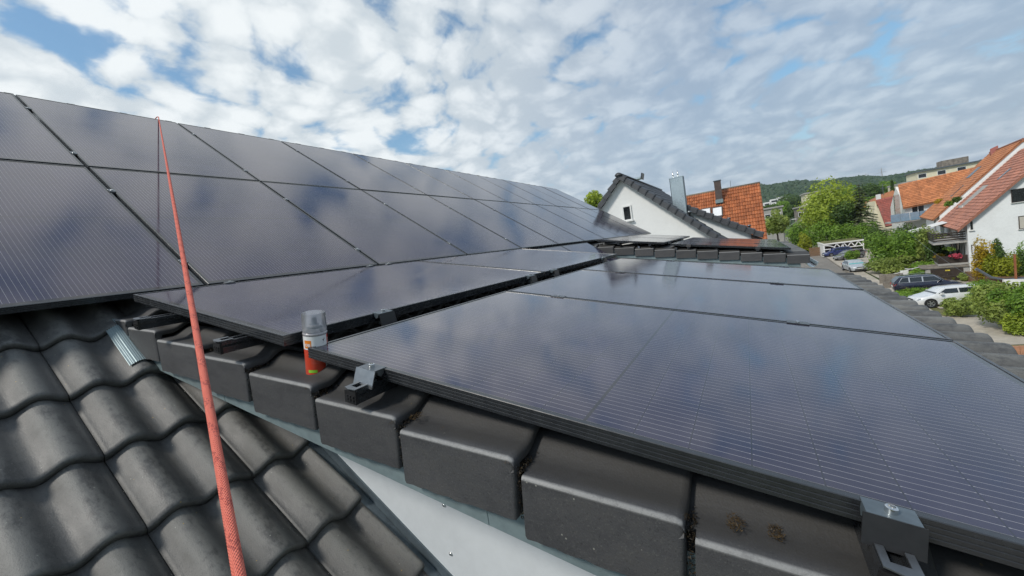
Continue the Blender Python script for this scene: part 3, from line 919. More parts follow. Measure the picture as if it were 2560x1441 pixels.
m = MB(); m.lathe([(.028, .002), (.0325, 0), (.0338, .002), (.0338, .005), (r, .007), (r, .128), (.0336, .130), (.0336, .134), (.0320, .136), (.026, .146), (.0165, .152), (.0165, .156), (.0125, .157), (.0125, .153)], 40)
m.build('can_body', M_CANS, can, False, 40)
# the camera-side angle of the can, seen in its own frame
loc = CANM.inverted() @ Vector((0, 0, HC)); FA = math.atan2(loc.y, loc.x)
def patch(a0, a1, z0, z1, rr, name, mat, parent=can, k=18):
    m = MB()
    m.rings([[(rr * math.cos(FA + rad(a0 + (a1 - a0) * i / k)), rr * math.sin(FA + rad(a0 + (a1 - a0) * i / k)), zz) for i in range(k + 1)] for zz in (z0, z1)], False, False)
    return m.build(name, mat, parent, True)
# angle grows to the right in the picture
lab1 = patch(-150, 62, .088, .1275, r + .0002, 'white_label', M_CANW)
lab2 = patch(-120, 42, .0085, .0878, r + .0002, 'red_label', M_CANR)
patch(62, 110, .088, .1275, r + .00015, 'dark_label', M_CANR)
patch(42, 62, .0085, .0878, r + .00015, 'pale_stripe', M_CANW)
patch(-62, -22, .092, .116, r + .0004, 'orange_square', M_CANO, lab1)
patch(-48, -2, .018, .0265, r + .0004, 'green_strip', M_CANG, lab2)
for i in range(8):
    patch(-30, 16, .046 + i * .0042, .0472 + i * .0042, r + .0004, 'text_line', M_CANP, lab2, 8)
for i in range(3):
    patch(70, 92, .098 + i * .007, .1005 + i * .007, r + .0004, 'text_line', M_CANW, lab1, 6)
# mark of a spraying figure: three small strokes
for (a0, a1, z0, z1) in ((34, 42, .1135, .116), (37, 40, .109, .1135), (41, 46, .1165, .119), (35, 37, .104, .106)):
    patch(a0, a1, z0, z1, r + .0004, 'dark_mark', M_PLASTIC, lab1, 4)
def letters(txt, height, name, mat, parent, ang, zz, rr):
    cu = bpy.data.curves.new(name, 'FONT'); cu.body = txt; cu.size = height * 1.38; cu.align_x = 'CENTER'; cu.offset = height * .035
    o = bpy.data.objects.new(name, cu); COL.objects.link(o)
    bpy.context.view_layer.update()
    dg = bpy.context.evaluated_depsgraph_get()
    me = bpy.data.meshes.new_from_object(o.evaluated_get(dg))
    bpy.data.objects.remove(o); bpy.data.curves.remove(cu)
    for v in me.vertices:
        a = FA + rad(ang) + v.co.x / rr
        v.co = Vector((rr * math.cos(a), rr * math.sin(a), zz + v.co.y))
    me.materials.clear(); me.materials.append(mat)
    return put(name, me, parent)
letters('OBI', .0082, 'lettering', M_CANW, lab1, -42, .0985, r + .0008)
m = MB(); m.lathe([(.0120, .153), (.0135, .156), (.0135, .158), (.0075, .160), (.0072, .176), (.0055, .178)], 20)
m.box(-.003, .003, -.0085, -.006, .168, .172)
m.build('nozzle', M_NOZ, can, False, 40)
m = MB(); m.lathe([(.0255, .1462), (.0165, .1524), (.0165, .154)], 32); m.build('dome', M_NOZ, can, True)
m = MB(); m.lathe([(.0318, .1365), (.0330, .1375), (.0326, .190), (.0312, .1935), (.0, .1935)], 40); m.build('clear_cap', M_CAP, can, False, 50)

# ================================================================== moss and litter on the verge tiles
def moss(px, py, rr, label, flat=.5, nb=150, col=M_MOSS):
    d = direction(px, py)
    o = Vector((0, 0, HC))
    nrm = FD.to_3x3() @ Vector((0, 0, 1)); pt = FD @ Vector((0, 0, TD + .012))
    t = (pt - o).dot(nrm) / d.dot(nrm)
    q = o + d * t
    m = MB()
    for i in range(nb):
        a = random.uniform(0, 2 * math.pi); rr_ = rr * math.sqrt(random.random())
        b = Vector((rr_ * math.cos(a) * 1.5, rr_ * math.sin(a), random.uniform(-.004, .002)))
        tip = b + Vector((random.uniform(-1, 1), random.uniform(-1, 1), random.uniform(.2, 1.3) * flat)) * rr * .55
        sd = Vector((random.uniform(-1, 1), random.uniform(-1, 1), 0)).normalized() * rr * .07
        m.poly(b - sd, b + sd, tip); m.r.append(random.random())
    o_ = m.build('moss_clump', col)
    o_.matrix_basis = Matrix.Translation(q) @ FD.to_3x3().to_4x4()
    tag(o_, label, 'moss', 'moss and litter caught between the tiles')
moss(1838, 1306, .013, 'larger tuft of dry brown moss on the verge tile below the nearest panel')
moss(1940, 1332, .011, 'round tuft of dry moss right of the larger one on the verge tile')
moss(1712, 1288, .006, 'rusty moss in the joint left of the last verge tile in view', .4, 80)
moss(1270, 1152, .006, 'orange-brown moss in the verge joint below the middle of the nearest panel', .6, 90)
moss(980, 1056, .005, 'moss in the verge joint right of the silver clamp', .5, 70)
moss(1105, 1070, .005, 'loose crumbs of moss on the tile right of the silver clamp', .3, 40)
moss(770, 968, .006, 'dark moss at the foot of the spray can', .5, 90)
moss(1040, 1040, .012, 'dark litter behind the step of the verge tile right of the silver clamp', .35, 120)
moss(560, 850, .010, 'dry litter on the verge tile beside the rope', .35, 90)
moss(410, 818, .012, 'dark litter in the hollow of the topmost verge tile', .3, 120)
moss(1690, 1225, .004, 'small orange lichen spot at the end of a verge tile', .3, 30)

# moss in the verge steps and slots, its black tone also painting their shade
F_SLOT = mat_foliage('shaded_joint_moss', (.010, .008, .006), (.060, .042, .022), trl=.0)
for i, yy in enumerate((1.70, 1.377, 1.041, .727, .417, .124)):
    m = MB(); rr = random.Random(900 + i)
    for k in range(520):
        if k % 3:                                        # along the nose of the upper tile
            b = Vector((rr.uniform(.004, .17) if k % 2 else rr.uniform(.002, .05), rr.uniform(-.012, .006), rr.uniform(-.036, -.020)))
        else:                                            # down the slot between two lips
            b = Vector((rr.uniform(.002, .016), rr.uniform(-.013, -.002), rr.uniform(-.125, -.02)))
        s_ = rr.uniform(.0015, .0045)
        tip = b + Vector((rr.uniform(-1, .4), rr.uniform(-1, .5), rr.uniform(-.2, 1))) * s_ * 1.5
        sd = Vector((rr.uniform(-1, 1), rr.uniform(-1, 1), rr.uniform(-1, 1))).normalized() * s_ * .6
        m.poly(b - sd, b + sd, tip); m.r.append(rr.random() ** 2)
    o = m.build('joint_moss_shade', F_SLOT)
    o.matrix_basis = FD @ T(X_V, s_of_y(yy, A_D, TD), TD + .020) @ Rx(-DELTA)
    tag(o, f'dark moss and painted shade in the {ordn[i]} step between verge tiles, counted from the rope', 'moss', 'moss and litter caught between the tiles')

# ================================================================== ground and street
g = MB(); g.poly((-900, -2500, 0), (3200, -2500, 0), (3200, 2500, 0), (-900, 2500, 0))
tag(g.build('ground', M_FIELD), kind='structure')
def road_r(X): return -9.9 - (X - 50) * .043
def strip(name, mat, off0, off1, z, xs, curb=None):
    m = MB()
    a = [(X, road_r(X) + off0, z) for X in xs]; b = [(X, road_r(X) + off1, z) for X in xs]
    m.rings([a, b], False, False)
    return tag(m.build(name, mat), kind='structure')
XS = [-40, 0, 25, 50, 75, 100, 140, 200]
strip('road', M_ASPH, 5.2, 0, .012, XS)
m = MB()
for o0 in (0.0, 5.2):
    m.rings([[(X, road_r(X) + o0 + e, zz) for X in XS] for e, zz in ((0, .0), (0, .11), (-.14, .11), (-.14, .0))], False, False)
tag(m.build('kerb', M_CONC), kind='structure')
strip('pavement', M_PAVE, -.14, -1.5, .10, XS)
dv = MB(); dv.poly((40.2, -11.5, .085), (40.2, -19, .085), (72, -19, .085), (72, -12.4, .085))
tag(dv.build('driveway', M_PAVE), kind='structure')
dv = MB(); dv.poly((74, -12.6, .085), (74, -22, .085), (104, -22, .085), (104, -13.9, .085))
tag(dv.build('parking_court', M_PAVE), kind='structure')
ga = MB(); ga.poly((14, -4.5, .02), (40.1, -9.6, .02), (40.1, -40, .02), (14, -40, .02))
tag(ga.build('garden_lawn', M_GRASS), kind='structure')
ga = MB(); ga.poly((36.5, -9.4, .03), (46.5, -11.4, .03), (46.5, -18, .03), (36.5, -18, .03))
tag(ga.build('grass_verge', M_GRASS), kind='structure')
pa = MB(); pa.poly((30.0, -8.2, .035), (37.8, -9.5, .035), (37.8, -12.6, .035), (30.5, -12.2, .035))
tag(pa.build('garden_path', M_PAVE), kind='structure')
sa = MB(); sa.poly((20, -5.8, .03), (28.3, -8.2, .03), (28.3, -14.5, .03), (20, -14.5, .03))
tag(sa.build('sand_bed', M_SAND), kind='structure')
# low edging of upright clay pavers beside the sandy bed
ed = thing('paver_edging', 'low row of upright reddish clay pavers below the big bush', 'edging', T(28.6, -9.6, 0))
bm_ = MB(); bm_.box(-.09, .09, -.105, .105, 0, .46); BR = bm_.mesh('paver', M_BRICKP)
for i in range(26):
    put('paver', BR, ed, T(random.uniform(-.012, .012), -i * .222, random.uniform(-.02, .01)) @ Rz(rad(random.uniform(-2, 2))))
# kerb stones along the path
ks = thing('kerb_stones', 'irregular pale kerb stones along the garden path by the eave', 'kerb stones', T(0, 0, 0))
for i in range(16):
    X = 29.6 + i * .55; yy = -9.05 - (X - 29.6) * .02 - .03 * random.random()
    m = MB(); s_ = .9 + random.random() * .3
    m.box(-.25 * s_, .25 * s_, -.14, .14, 0, .10 + .06 * random.random())
    o = m.build('kerb_stone', M_CONC, ks); o.matrix_basis = T(X, yy, .02) @ Rz(rad(random.uniform(-14, 14)))

# ================================================================== foliage helpers
def leaf_cloud(m, c, rx, ry, rz, nl, size, seed, lobes=16, inner=.35, flatten=.0, bottom=-1.0):
    r_ = np.random.default_rng(seed)
    c = np.array(c, float); R3 = np.array([rx, ry, rz], float)
    L = r_.normal(size=(lobes, 3)); L /= np.linalg.norm(L, axis=1)[:, None]
    L *= (.30 + .48 * r_.random(lobes))[:, None]
    L[0] = 0
    rl = .30 + .22 * r_.random(lobes); rl[0] = .62
    w = rl ** 2; w /= w.sum()
    idx = r_.choice(lobes, nl, p=w)
    D = r_.normal(size=(nl, 3)); D /= np.linalg.norm(D, axis=1)[:, None]
    rad_ = rl[idx] * (1 - inner * r_.random(nl) ** 1.6) * (1 + .10 * r_.normal(size=nl))
    q = L[idx] + D * rad_[:, None]
    keep = q[:, 2] > bottom
    q, D, idx = q[keep], D[keep], idx[keep]; k = len(q)
    q = q * R3 + c
    nr = D + r_.normal(size=(k, 3)) * .55 + np.array([0, 0, .35]); nr /= np.linalg.norm(nr, axis=1)[:, None]
    t = np.cross(nr, r_.normal(size=(k, 3))); t /= np.linalg.norm(t, axis=1)[:, None]
    b = np.cross(nr, t)
    sz = size * (.55 + .9 * r_.random(k))[:, None]
    v = np.stack([q - t * sz, q - b * sz * .55, q + t * sz, q + b * sz * .55], 1).reshape(-1, 3)
    base = len(m.v)
    m.v += [tuple(p_) for p_ in v.tolist()]
    m.f += [(base + 4 * i, base + 4 * i + 1, base + 4 * i + 2, base + 4 * i + 3) for i in range(k)]
    lob = r_.random(lobes)
    m.r += (np.clip(.55 * lob[idx] + .45 * r_.random(k), 0, 1)).tolist()
def trunk(m, base, top, r0, seed, limbs=5, spread=1.0):
    rr = random.Random(seed); base, top = Vector(base), Vector(top)
    mid_ = base.lerp(top, .5) + Vector((rr.uniform(-.1, .1), rr.uniform(-.1, .1), 0)) * spread
    m.path([base, mid_, top], [r0, r0 * .75, r0 * .35], 8)
    for i in range(limbs):
        f = rr.uniform(.45, .95); s_ = base.lerp(top, f)
        a = rr.uniform(0, 6.28)
        e = s_ + Vector((math.cos(a), math.sin(a), rr.uniform(.4, 1.0))) * spread * rr.uniform(.7, 1.2)
        m.path([s_, s_.lerp(e, .5) + Vector((0, 0, .08 * spread)), e], [r0 * .42, r0 * .3, r0 * .12], 6)
def tree(name, label, c, rx, ry, rz, nl, size, mat, seed, cat='tree', group=None, base=0.0, lobes=16, inner=.35, tr=.16, bottom=-1.0):
    c = Vector(c)
    t = thing(name, label, cat, T(c.x, c.y, base), group)
    m = MB(); trunk(m, (0, 0, 0), (0, 0, c.z - base + rz * .3), tr, seed, 6, max(rx, ry) * .6)
    m.build('trunk', M_BARK, t, True)
    m = MB(); leaf_cloud(m, (0, 0, c.z - base), rx, ry, rz, nl, size, seed, lobes, inner, 0, bottom)
    m.build('crown', mat, t)
    return t
def shrub(label, px, py, X, wpx, hpx, nl, size, mat, seed, name='shrub', depth=None, group=None, base=None, lobes=14, bottom=-.8):
    """a shrub whose middle is seen at px,py at distance X, of a given apparent width and height"""
    c = P(px, py, X); zd = (c - Vector((0, 0, HC))).dot(FW)
    w = wpx / FPX * zd / 2; h = hpx / FPX * zd / 2
    b0 = 0.0 if base is None else base
    top = c.z + h
    if (c.z - h) - b0 < 2.2: h = (top - b0) / 2; c.z = b0 + h * 1.02
    return tree(name, label, c, depth or w, w, h * 1.08, nl, size, mat, seed, 'shrub', group, b0, lobes, .4, .05, bottom)

# ================================================================== houses
def tile_roof(m, o, u, v, nu, nv, amp=.03, step=.03, samples=4):
    """courses of clay tiles on the parallelogram o,u,v: waves across, one step per course, joined geometry"""
    o, u, v = Vector(o), Vector(u), Vector(v)
    nn = u.cross(v).normalized()
    if nn.z < 0: nn = -nn
    rr = random.Random(int(abs(o.x * 31 + o.y * 17)))
    for j in range(nv):
        base = len(m.v)
        cols = nu * samples + 1
        for (f, h) in ((0.0, -.01), (0.0, step), (1.06, .004)):
            for i in range(cols):
                ph = (i % samples) / samples
                wv = amp * (.5 - .5 * math.cos(2 * math.pi * ph))
                m.v.append(tuple(o + u * (i / (cols - 1)) + v * ((j + f) / nv) + nn * (h + wv)))
        for i in range(cols - 1):
            if i % samples == 0: rv = rr.random()
            for k in (0, 1):
                a = base + k * cols + i
                m.f.append((a, a + 1, a + cols + 1, a + cols)); m.r.append(rv)
    return m
def wallbox(m, pts, top, bottom): pass
def window(parent, o, u, v, nrm, frame_m=M_WHITE, pane_m=M_GLASS, fw=.06, sill=True, mull=0):
    """a window on a wall: frame proud of the wall, pane set back inside the frame, sill; o = lower left corner"""
    o, u, v, nrm = Vector(o), Vector(u), Vector(v), Vector(nrm).normalized()
    uu, vv = u.normalized(), v.normalized()
    m = MB()
    for (a, b, c_) in ((o, uu * fw, v), (o + u - uu * fw, uu * fw, v), (o + uu * fw, u - uu * 2 * fw, vv * fw), (o + uu * fw + v - vv * fw, u - uu * 2 * fw, vv * fw)):
        m.obox(a - nrm * .02, b, c_, nrm * .06)
    for k in range(mull):
        m.obox(o + u * ((k + 1) / (mull + 1)) - uu * fw / 2 + vv * fw - nrm * .02, uu * fw, v - vv * 2 * fw, nrm * .055)
    w = m.build('window', frame_m, parent)
    m = MB(); m.obox(o + uu * fw + vv * fw - nrm * .015, u - uu * 2 * fw, v - vv * 2 * fw, nrm * .025)
    m.build('pane', pane_m, w)
    if sill:
        m = MB(); m.obox(o - uu * .05 - vv * .045, u + uu * .10, vv * .042, nrm * .12); m.build('sill', M_WHITE, w)
    return w

# ---- neighbouring white house with the anthracite roof (gable towards us)
XN = 17.5
nb = thing('gabled_house', 'white rendered house with anthracite tiled gable, just beyond our solar roof', 'house', T(XN, 3.4, 0))
def NB(x, y, z): return Vector((x - XN, y - 3.4, z + HC))
apex = (4.42, 2.80); lft = (8.6, -1.70); rgt = (-.05, -1.36)
def zl(y): return apex[1] + (y - apex[0]) * (lft[1] - apex[1]) / (lft[0] - apex[0])
def zrr(y): return apex[1] + (apex[0] - y) * (rgt[1] - apex[1]) / (apex[0] - rgt[0])
m = MB()
m.prism([NB(XN, 8.2, -HC), NB(XN, 8.2, zl(8.2) - .12), NB(XN, apex[0], apex[1] - .14), NB(XN, .45, zrr(.45) - .12), NB(XN, .45, -HC)], (9.0, 0, 0))
m.build('wall', M_RENDER, nb)
m = MB()
th = .11
m.prism([NB(XN - .22, rgt[0], rgt[1]), NB(XN - .22, apex[0], apex[1]), NB(XN - .22, lft[0], lft[1]), NB(XN - .22, lft[0], lft[1] - th), NB(XN - .22, apex[0], apex[1] - th), NB(XN - .22, rgt[0], rgt[1] - th)], (9.5, 0, 0))
nroof = m.build('roof', M_VTILE, nb)
m = MB()
tile_roof(m, NB(XN + .1, rgt[0], rgt[1] + .01), (9.1, 0, 0), NB(0, apex[0], apex[1]) - NB(0, rgt[0], rgt[1]), 30, 17, .035, .035, 4)
o = m.build('tile_courses', M_VTILE, nroof); o['kind'] = 'stuff'
# verge tiles: rounded caps overlapping down both rakes
def cap_tile(length, wid=.28, hgt=.085):
    m = MB(); rr = []
    for (tt, k) in ((0, 1.10), (.03, 1.14), (.06, 1.12), (length * .98, .90)):
        rr.append([(-wid / 2 * k, tt, -.14), (-wid / 2 * k, tt, hgt * .45 * k), (-wid / 2 * k + .035, tt, hgt * .85 * k), (-wid * .1, tt, hgt * k), (wid * .2, tt, hgt * .9 * k), (wid / 2 * k, tt, .005), (wid / 2 * k, tt, -.05)])
    m.rings(rr, True, True)
    me = m.mesh('verge_tile', M_VTILE, True); me.set_sharp_from_angle(angle=rad(35))
    return me
CAP = cap_tile(.36)
def rake(parent, p0, p1, cnt, off, flip=False):
    p0, p1 = Vector(p0), Vector(p1); d = (p1 - p0); L = d.length; dn = d.normalized()
    for i in range(cnt):
        q = p0 + d * (i / cnt)
        up = Vector((1, 0, 0)).cross(dn)
        if up.z < 0: up = -up
        xx = dn.cross(up)
        M = Matrix((( xx.x, dn.x, up.x, q.x), (xx.y, dn.y, up.y, q.y), (xx.z, dn.z, up.z, q.z), (0, 0, 0, 1)))
        if xx.x < 0:
            M = M @ Matrix.Scale(-1, 4, (1, 0, 0))
        put('verge_tile', CAP, parent, M @ T(off, 0, .03) @ Rx(rad(-5.5)) @ Matrix.Scale(L / cnt / .34, 4, (0, 1, 0)))
rake(nroof, NB(XN - .14, rgt[0], rgt[1]), NB(XN - .14, apex[0] + .02, apex[1] + .02), 17, 0)
rake(nroof, NB(XN - .10, lft[0], lft[1]), NB(XN - .10, apex[0] - .02, apex[1] + .01), 16, 0)
m = MB()
rr = []
for xx in (XN - .34, XN + 9.2):
    rr.append([NB(xx, apex[0] + .15 * math.cos(a), apex[1] - .02 + .13 * math.sin(a)) for a in [math.pi * i / 8 for i in range(9)]])
m.rings(rr, True, True); m.build('ridge', M_VTILE, nroof, True)
w0 = P(1556, 553, XN) - Vector((XN, 3.4, 0)); 
q0 = P(1582, 549, XN); q1 = P(1560, 556, XN); q2 = P(1553, 519, XN)
window(nb, (-.012, q1.y - 3.4, q0.z - .02), (0, q0.y - q1.y, 0), (0, 0, q2.z - q1.z), (-1, 0, 0), M_WHITE, M_GLASS, .055)
m = MB(); m.box(-.016, -.010, (q0.y + q1.y) / 2 - 3.4 - .12, (q0.y + q1.y) / 2 - 3.4 + .02, q0.z + .10, q0.z + .30); m.build('towel', M_BLIND, nb)
# its own shed dormer beyond the gable
XD = 19.2
v0 = P(1690, 508, XD); v1 = P(1908, 588, XD)
v0r = v0 - Vector((XN, 3.4, 0)); v1r = v1 - Vector((XN, 3.4, 0))
m = MB()
m.prism([(XD + .18 - XN, v0r.y, v0r.z - .1), (XD + .18 - XN, v1r.y + .40, v0r.z - .1 + (v1r.z - v0r.z) * (v1r.y + .40 - v0r.y) / (v1r.y - v0r.y)), (XD + .18 - XN, v1r.y + .40, v1r.z - 2.6), (XD + .18 - XN, v0r.y, v0r.z - 2.6)], (4.0, 0, 0))
nd_ = m.build('dormer', M_RENDER2, nb)
m = MB(); m.prism([v0r, v1r, v1r - Vector((0, 0, .12)), v0r - Vector((0, 0, .12))], (4.6, 0, 0)); m.build('dormer_roof', M_VTILE, nd_)
rake(nd_, v1r + Vector((.06, 0, 0)), v0r + Vector((.06, .05, .02)), 11, 0)
m = MB(); m.prism([v1r + Vector((.05, .02, -.14)), v1r + Vector((.05, .42, .10)), v1r + Vector((.05, .42, -.30)), v1r + Vector((.05, .10, -.30))], (.05, 0, 0)); m.build('fascia', M_BROWN, nd_)
# metal-clad chimney with two flues
c0 = P(1680, 520, 19.0); c1 = P(1672, 449, 19.0); c2 = P(1708, 443, 19.0)
m = MB(); wd = c1.y - c2.y
yb = c2.y + .02
m.box(19.0 - XN, 19.34 - XN, yb - 3.4, c1.y - 3.4 - .03, c0.z - .75, c1.z)
ch = m.build('metal_chimney', M_GALV, nb)
m = MB(); m.box(18.985 - XN, 19.36 - XN, yb - .02 - 3.4, c1.y - .01 - 3.4, c1.z, c1.z + .035); m.build('cap', M_GALV, ch)
m = MB()
for (ya, yb2) in ((yb - .012, yb + .012), (c1.y - .042, c1.y - .018)):
    m.box(18.992 - XN, 19.346 - XN, ya - 3.4, yb2 - 3.4, c0.z - .75, c1.z - .001)
m.build('corner_trim', M_ZINCD, ch)
for k, yy in enumerate((yb + .20, yb + .40)):
    m = MB(); m.tube((19.15 - XN, yy - 3.4, c1.z + .03), (19.15 - XN, yy - 3.4, c1.z + .31), .026, None, 12); m.build('flue_pipe', M_STEEL, ch, True)
m = MB(); m.lathe([(.09, 0), (.05, .03)], 14, (19.15 - XN, yb + .22 - 3.4, c1.z + .035)); m.build('flue_collar', M_GALV, ch)
for (px, py, X) in ((1724, 532, 18.6), (1822, 548, 22.0), (1873, 566, 22.5)):
    q = P(px, py, X) - Vector((XN, 3.4, 0)); m = MB()
    m.lathe([(.045, -.5), (.045, .0), (.09, .005), (.085, .05), (.03, .075)], 14, q); m.build('vent_pipe', M_ALUD, nb, True)
# hatch standing open on the far side of the ridge
q = P(1592, 444, 21.5) - Vector((XN, 3.4, 0)); m = MB()
m.obox(q + Vector((-.1, .42, -.10)), (0, -.62, 0), (.5, 0, .0), (0, .0, .09)); o = m.build('roof_hatch', M_GALV, nb)
m = MB(); m.obox(q + Vector((-.12, -.20, -.13)), (0, -.07, .30), (.5, 0, 0), (0, -.05, -.02)); m.build('hatch_lid', M_FRAME, o)

# ---- orange-roofed house behind it
XO = 52.0
oh = thing('orange_roofed_house', 'house with bright orange clay tile roof and brown chimney, behind the white gable', 'house', T(XO, 0, 0))
OB = Vector((XO, 0, 0))
rr_, br_ = P(1899, 458, 52.0), P(1917, 600, 46.8)

ev = (br_ - rr_); ev.y = 0
m = MB(); m.prism([rr_ - OB, rr_ + ev - OB, rr_ + ev * 1.0 + Vector((0, 0, -.1)) - OB, rr_ + Vector((0, 0, -.15)) - OB], (0, 9.5, .1))
orf = m.build('roof', M_RED, oh)
m = MB(); tile_roof(m, rr_ + ev - OB + Vector((0, 0, .02)), Vector((0, 9.5, .12)), -ev, 38, 16, .085, .07, 4)
o = m.build('tile_courses', M_ORANGE, orf); o['kind'] = 'stuff'
m = MB(); m.prism([rr_ - OB + Vector((.1, 0, -.05)), rr_ - OB + Vector((5.4, 0, ev.z)), rr_ - OB + Vector((5.4, 0, ev.z - .12)), rr_ - OB + Vector((.1, 0, -.17))], (0, 9.5, .1)); m.build('rear_roof', M_RED, oh)
m = MB(); m.box(ev.x + .5, 4.9, rr_.y + .25, rr_.y + 9.2, 0, rr_.z + ev.z + .3)
m.prism([(ev.x + .5, rr_.y + .25, rr_.z + ev.z + .3), (4.9, rr_.y + .25, rr_.z + ev.z + .3), (0, rr_.y + .25, rr_.z - .35)], (0, 8.9, 0))
m.build('wall', M_CREAM, oh)
m = MB(); m.path([rr_ - OB + Vector((0, -.05, .03)), rr_ - OB + Vector((0, 9.5, .15))], .13, 10); m.build('ridge', M_MORTAR, orf, True)
c = P(1798, 500, 50.6); ct = P(1793, 452, 50.6)
m = MB(); m.box(c.x - XO - .1, c.x - XO + .5, c.y - .33, c.y + .33, c.z - .9, ct.z - .05); ch = m.build('chimney', M_CHIM, oh)
m = MB(); m.box(c.x - XO - .16, c.x - XO + .56, c.y - .39, c.y + .39, ct.z - .05, ct.z + .03); m.build('chimney_cap', M_ZINCD, ch)
m = MB(); m.box(c.x - XO - .30, c.x - XO - .1, c.y - .38, c.y + .38, c.z - .35, c.z + .05); m.build('lead_apron', M_ZINC, ch)
sl = (-ev).normalized(); nrm_o = Vector((0, 1, 0)).cross(sl); nrm_o = nrm_o if nrm_o.z > 0 else -nrm_o
def on_roof(px, py):
    d = direction(px, py); o = Vector((0, 0, HC)); t = (rr_ - o).dot(nrm_o) / d.dot(nrm_o); return o + d * t - OB
for (px, py, wpx) in ((1779, 546, 1.05), (1808, 543, 1.05)):
    q = on_roof(px, py) + nrm_o * .20
    window(orf, q, (0, wpx, 0), sl * 1.45, nrm_o, M_CHIM, M_BLIND, .10, False)
m = MB(); m.tube(P(1826, 452, 52.2) - OB, P(1827, 475, 52.2) - OB, .02); m.build('aerial', M_ALUD, oh)

# ---- red and orange terraced houses on the right side of the street
RH = Vector((54.9, -17.95, 0)); CA, SA = math.cos(rad(-11)), math.sin(rad(-11))
MRH = Matrix(((CA, -SA, 0, RH.x), (SA, CA, 0, RH.y), (0, 0, 1, 0), (0, 0, 0, 1)))
# local: x along the terrace away from us, y towards the street (left), z up
def zred(d): return HC - 3.18 + d * 1.045 - .02            # roof height d metres in from the front wall
red = thing('terraced_house', 'large white house with brown-red tiled roof at the right edge, balconies on the left', 'house', MRH)
m = MB()
Wd = 12.4
m.prism([(0, 0, 0), (0, 0, zred(0) - .1), (0, -6.2, zred(6.2) - .12), (0, -Wd, zred(0) - .1), (0, -Wd, 0)], (15.0, 0, 0))
m.build('wall', M_RENDER2, red)
m = MB()
m.prism([(-.35, .62, zred(-.62)), (-.35, -6.2, zred(6.2)), (-.35, -Wd - .6, zred(-.6)), (-.35, -Wd - .6, zred(-.6) - .16), (-.35, -6.2, zred(6.2) - .18), (-.35, .62, zred(-.62) - .16)], (15.3, 0, 0))
rroof = m.build('roof', M_RED, red)
m = MB(); tile_roof(m, (-.36, .66, zred(-.66) + .02), (15.3, 0, 0), Vector((0, -6.86, zred(6.2) - zred(-.66))), 44, 26, .035, .06, 3)
o = m.build('tile_courses', M_RED, rroof); o['kind'] = 'stuff'
m = MB(); m.prism([(-.40, .66, zred(-.66) + .06), (-.40, -6.2, zred(6.2) + .06), (-.40, -6.2, zred(6.2) - .20), (-.40, .66, zred(-.66) - .20)], (.06, 0, 0)); m.build('verge_board', M_RED, rroof)
m = MB(); m.prism([(14.85, .7, zred(-.7) + .05), (14.85, -6.2, zred(6.2) + .05), (14.85, -6.2, zred(6.2) + .26), (14.85, .7, zred(-.7) + .24)], (.22, 0, 0)); m.build('party_wall', M_WHITE, rroof)
def redwin(pa, pb, mat=M_GLASS, fr=M_BROWN):
    a, b = MRH.inverted() @ P(*pa, 54.6), MRH.inverted() @ P(*pb, 54.6)
    window(red, (-.02, a.y, b.z), (0, b.y - a.y, 0), (0, 0, a.z - b.z), (-1, 0, 0), fr, mat, .05)
redwin((2525, 475), (2585, 500), M_GLASS, M_BROWN)
redwin((2543, 541), (2590, 568), M_SHUT, M_BROWN)
redwin((2424, 553), (2436, 576), M_GLASS, M_WHITE)
redwin((2429, 613), (2441, 636), M_BLIND, M_BROWN)
# roof terrace cut into the slope, with planters
def roofpt(x_, d, off=0.0): return Vector((x_, -d, zred(d) + off))
m = MB()
m.prism([roofpt(9.6, .9, .08), roofpt(12.2, .9, .08), roofpt(12.2, 2.9, .10), roofpt(9.6, 2.9, .10)], (0, 0, .05)); o = m.build('roof_terrace', M_GREYW, rroof)
m = MB()
for d in (.95,):
    m.obox(roofpt(9.6, d, .12), (2.6, 0, 0), (0, -.06, 0), (0, 0, .22))
m.build('terrace_rail', M_WHITE, o)
m = MB(); m.obox(roofpt(7.5, 3.3, .07), (.8, 0, 0), (0, -.9, .94), (0, .04, .05)); w = m.build('roof_window', M_ZINCD, rroof)
m = MB(); m.obox(roofpt(7.58, 3.38, .13), (.64, 0, 0), (0, -.76, .79), (0, .02, .025)); m.build('pane', M_GLASS, w)
c = roofpt(1.3, 5.1)
m = MB(); m.box(c.x, c.x + .75, c.y - .5, c.y + .45, c.z - .6, c.z + 1.5); o = m.build('chimney', M_CHIMT, red)
m = MB(); m.box(c.x - .06, c.x + .81, c.y - .56, c.y + .51, c.z + 1.5, c.z + 1.58); m.build('chimney_cap', M_ZINCD, o)
# balconies along the street front, garage below
def slab(name, x0, x1, y0, y1, z0, z1, mat, parent): return MB().box(x0, x1, y0, y1, z0, z1).build(name, mat, parent)
zb = 3.5
b1 = slab('balcony', .6, 13.6, 0.01, 2.25, zb - .2, zb, M_GREYW, red)
for zz in (zb + .12, zb + .34, zb + .56, zb + .78):
    m = MB(); m.box(.6, 13.6, 2.20, 2.25, zz, zz + .13); m.box(.6, .65, .05, 2.20, zz, zz + .13); m.build('rail_board', M_BROWN, b1)
m = MB()
for xx in (.62, 3.8, 7.0, 10.2, 13.5):
    m.box(xx, xx + .07, 2.14, 2.195, zb, zb + .95)
m.build('post', M_ALUD, b1)
zb2 = zb - 2.15
b2 = slab('balcony', .6, 13.6, 0.01, 2.0, zb2 - .2, zb2, M_GREYW, red)
m = MB(); m.box(.6, 13.6, 1.92, 2.0, zb2, zb2 + .75); m.box(.6, .68, .02, 1.92, zb2, zb2 + .75); m.build('parapet', M_BROWN, b2)
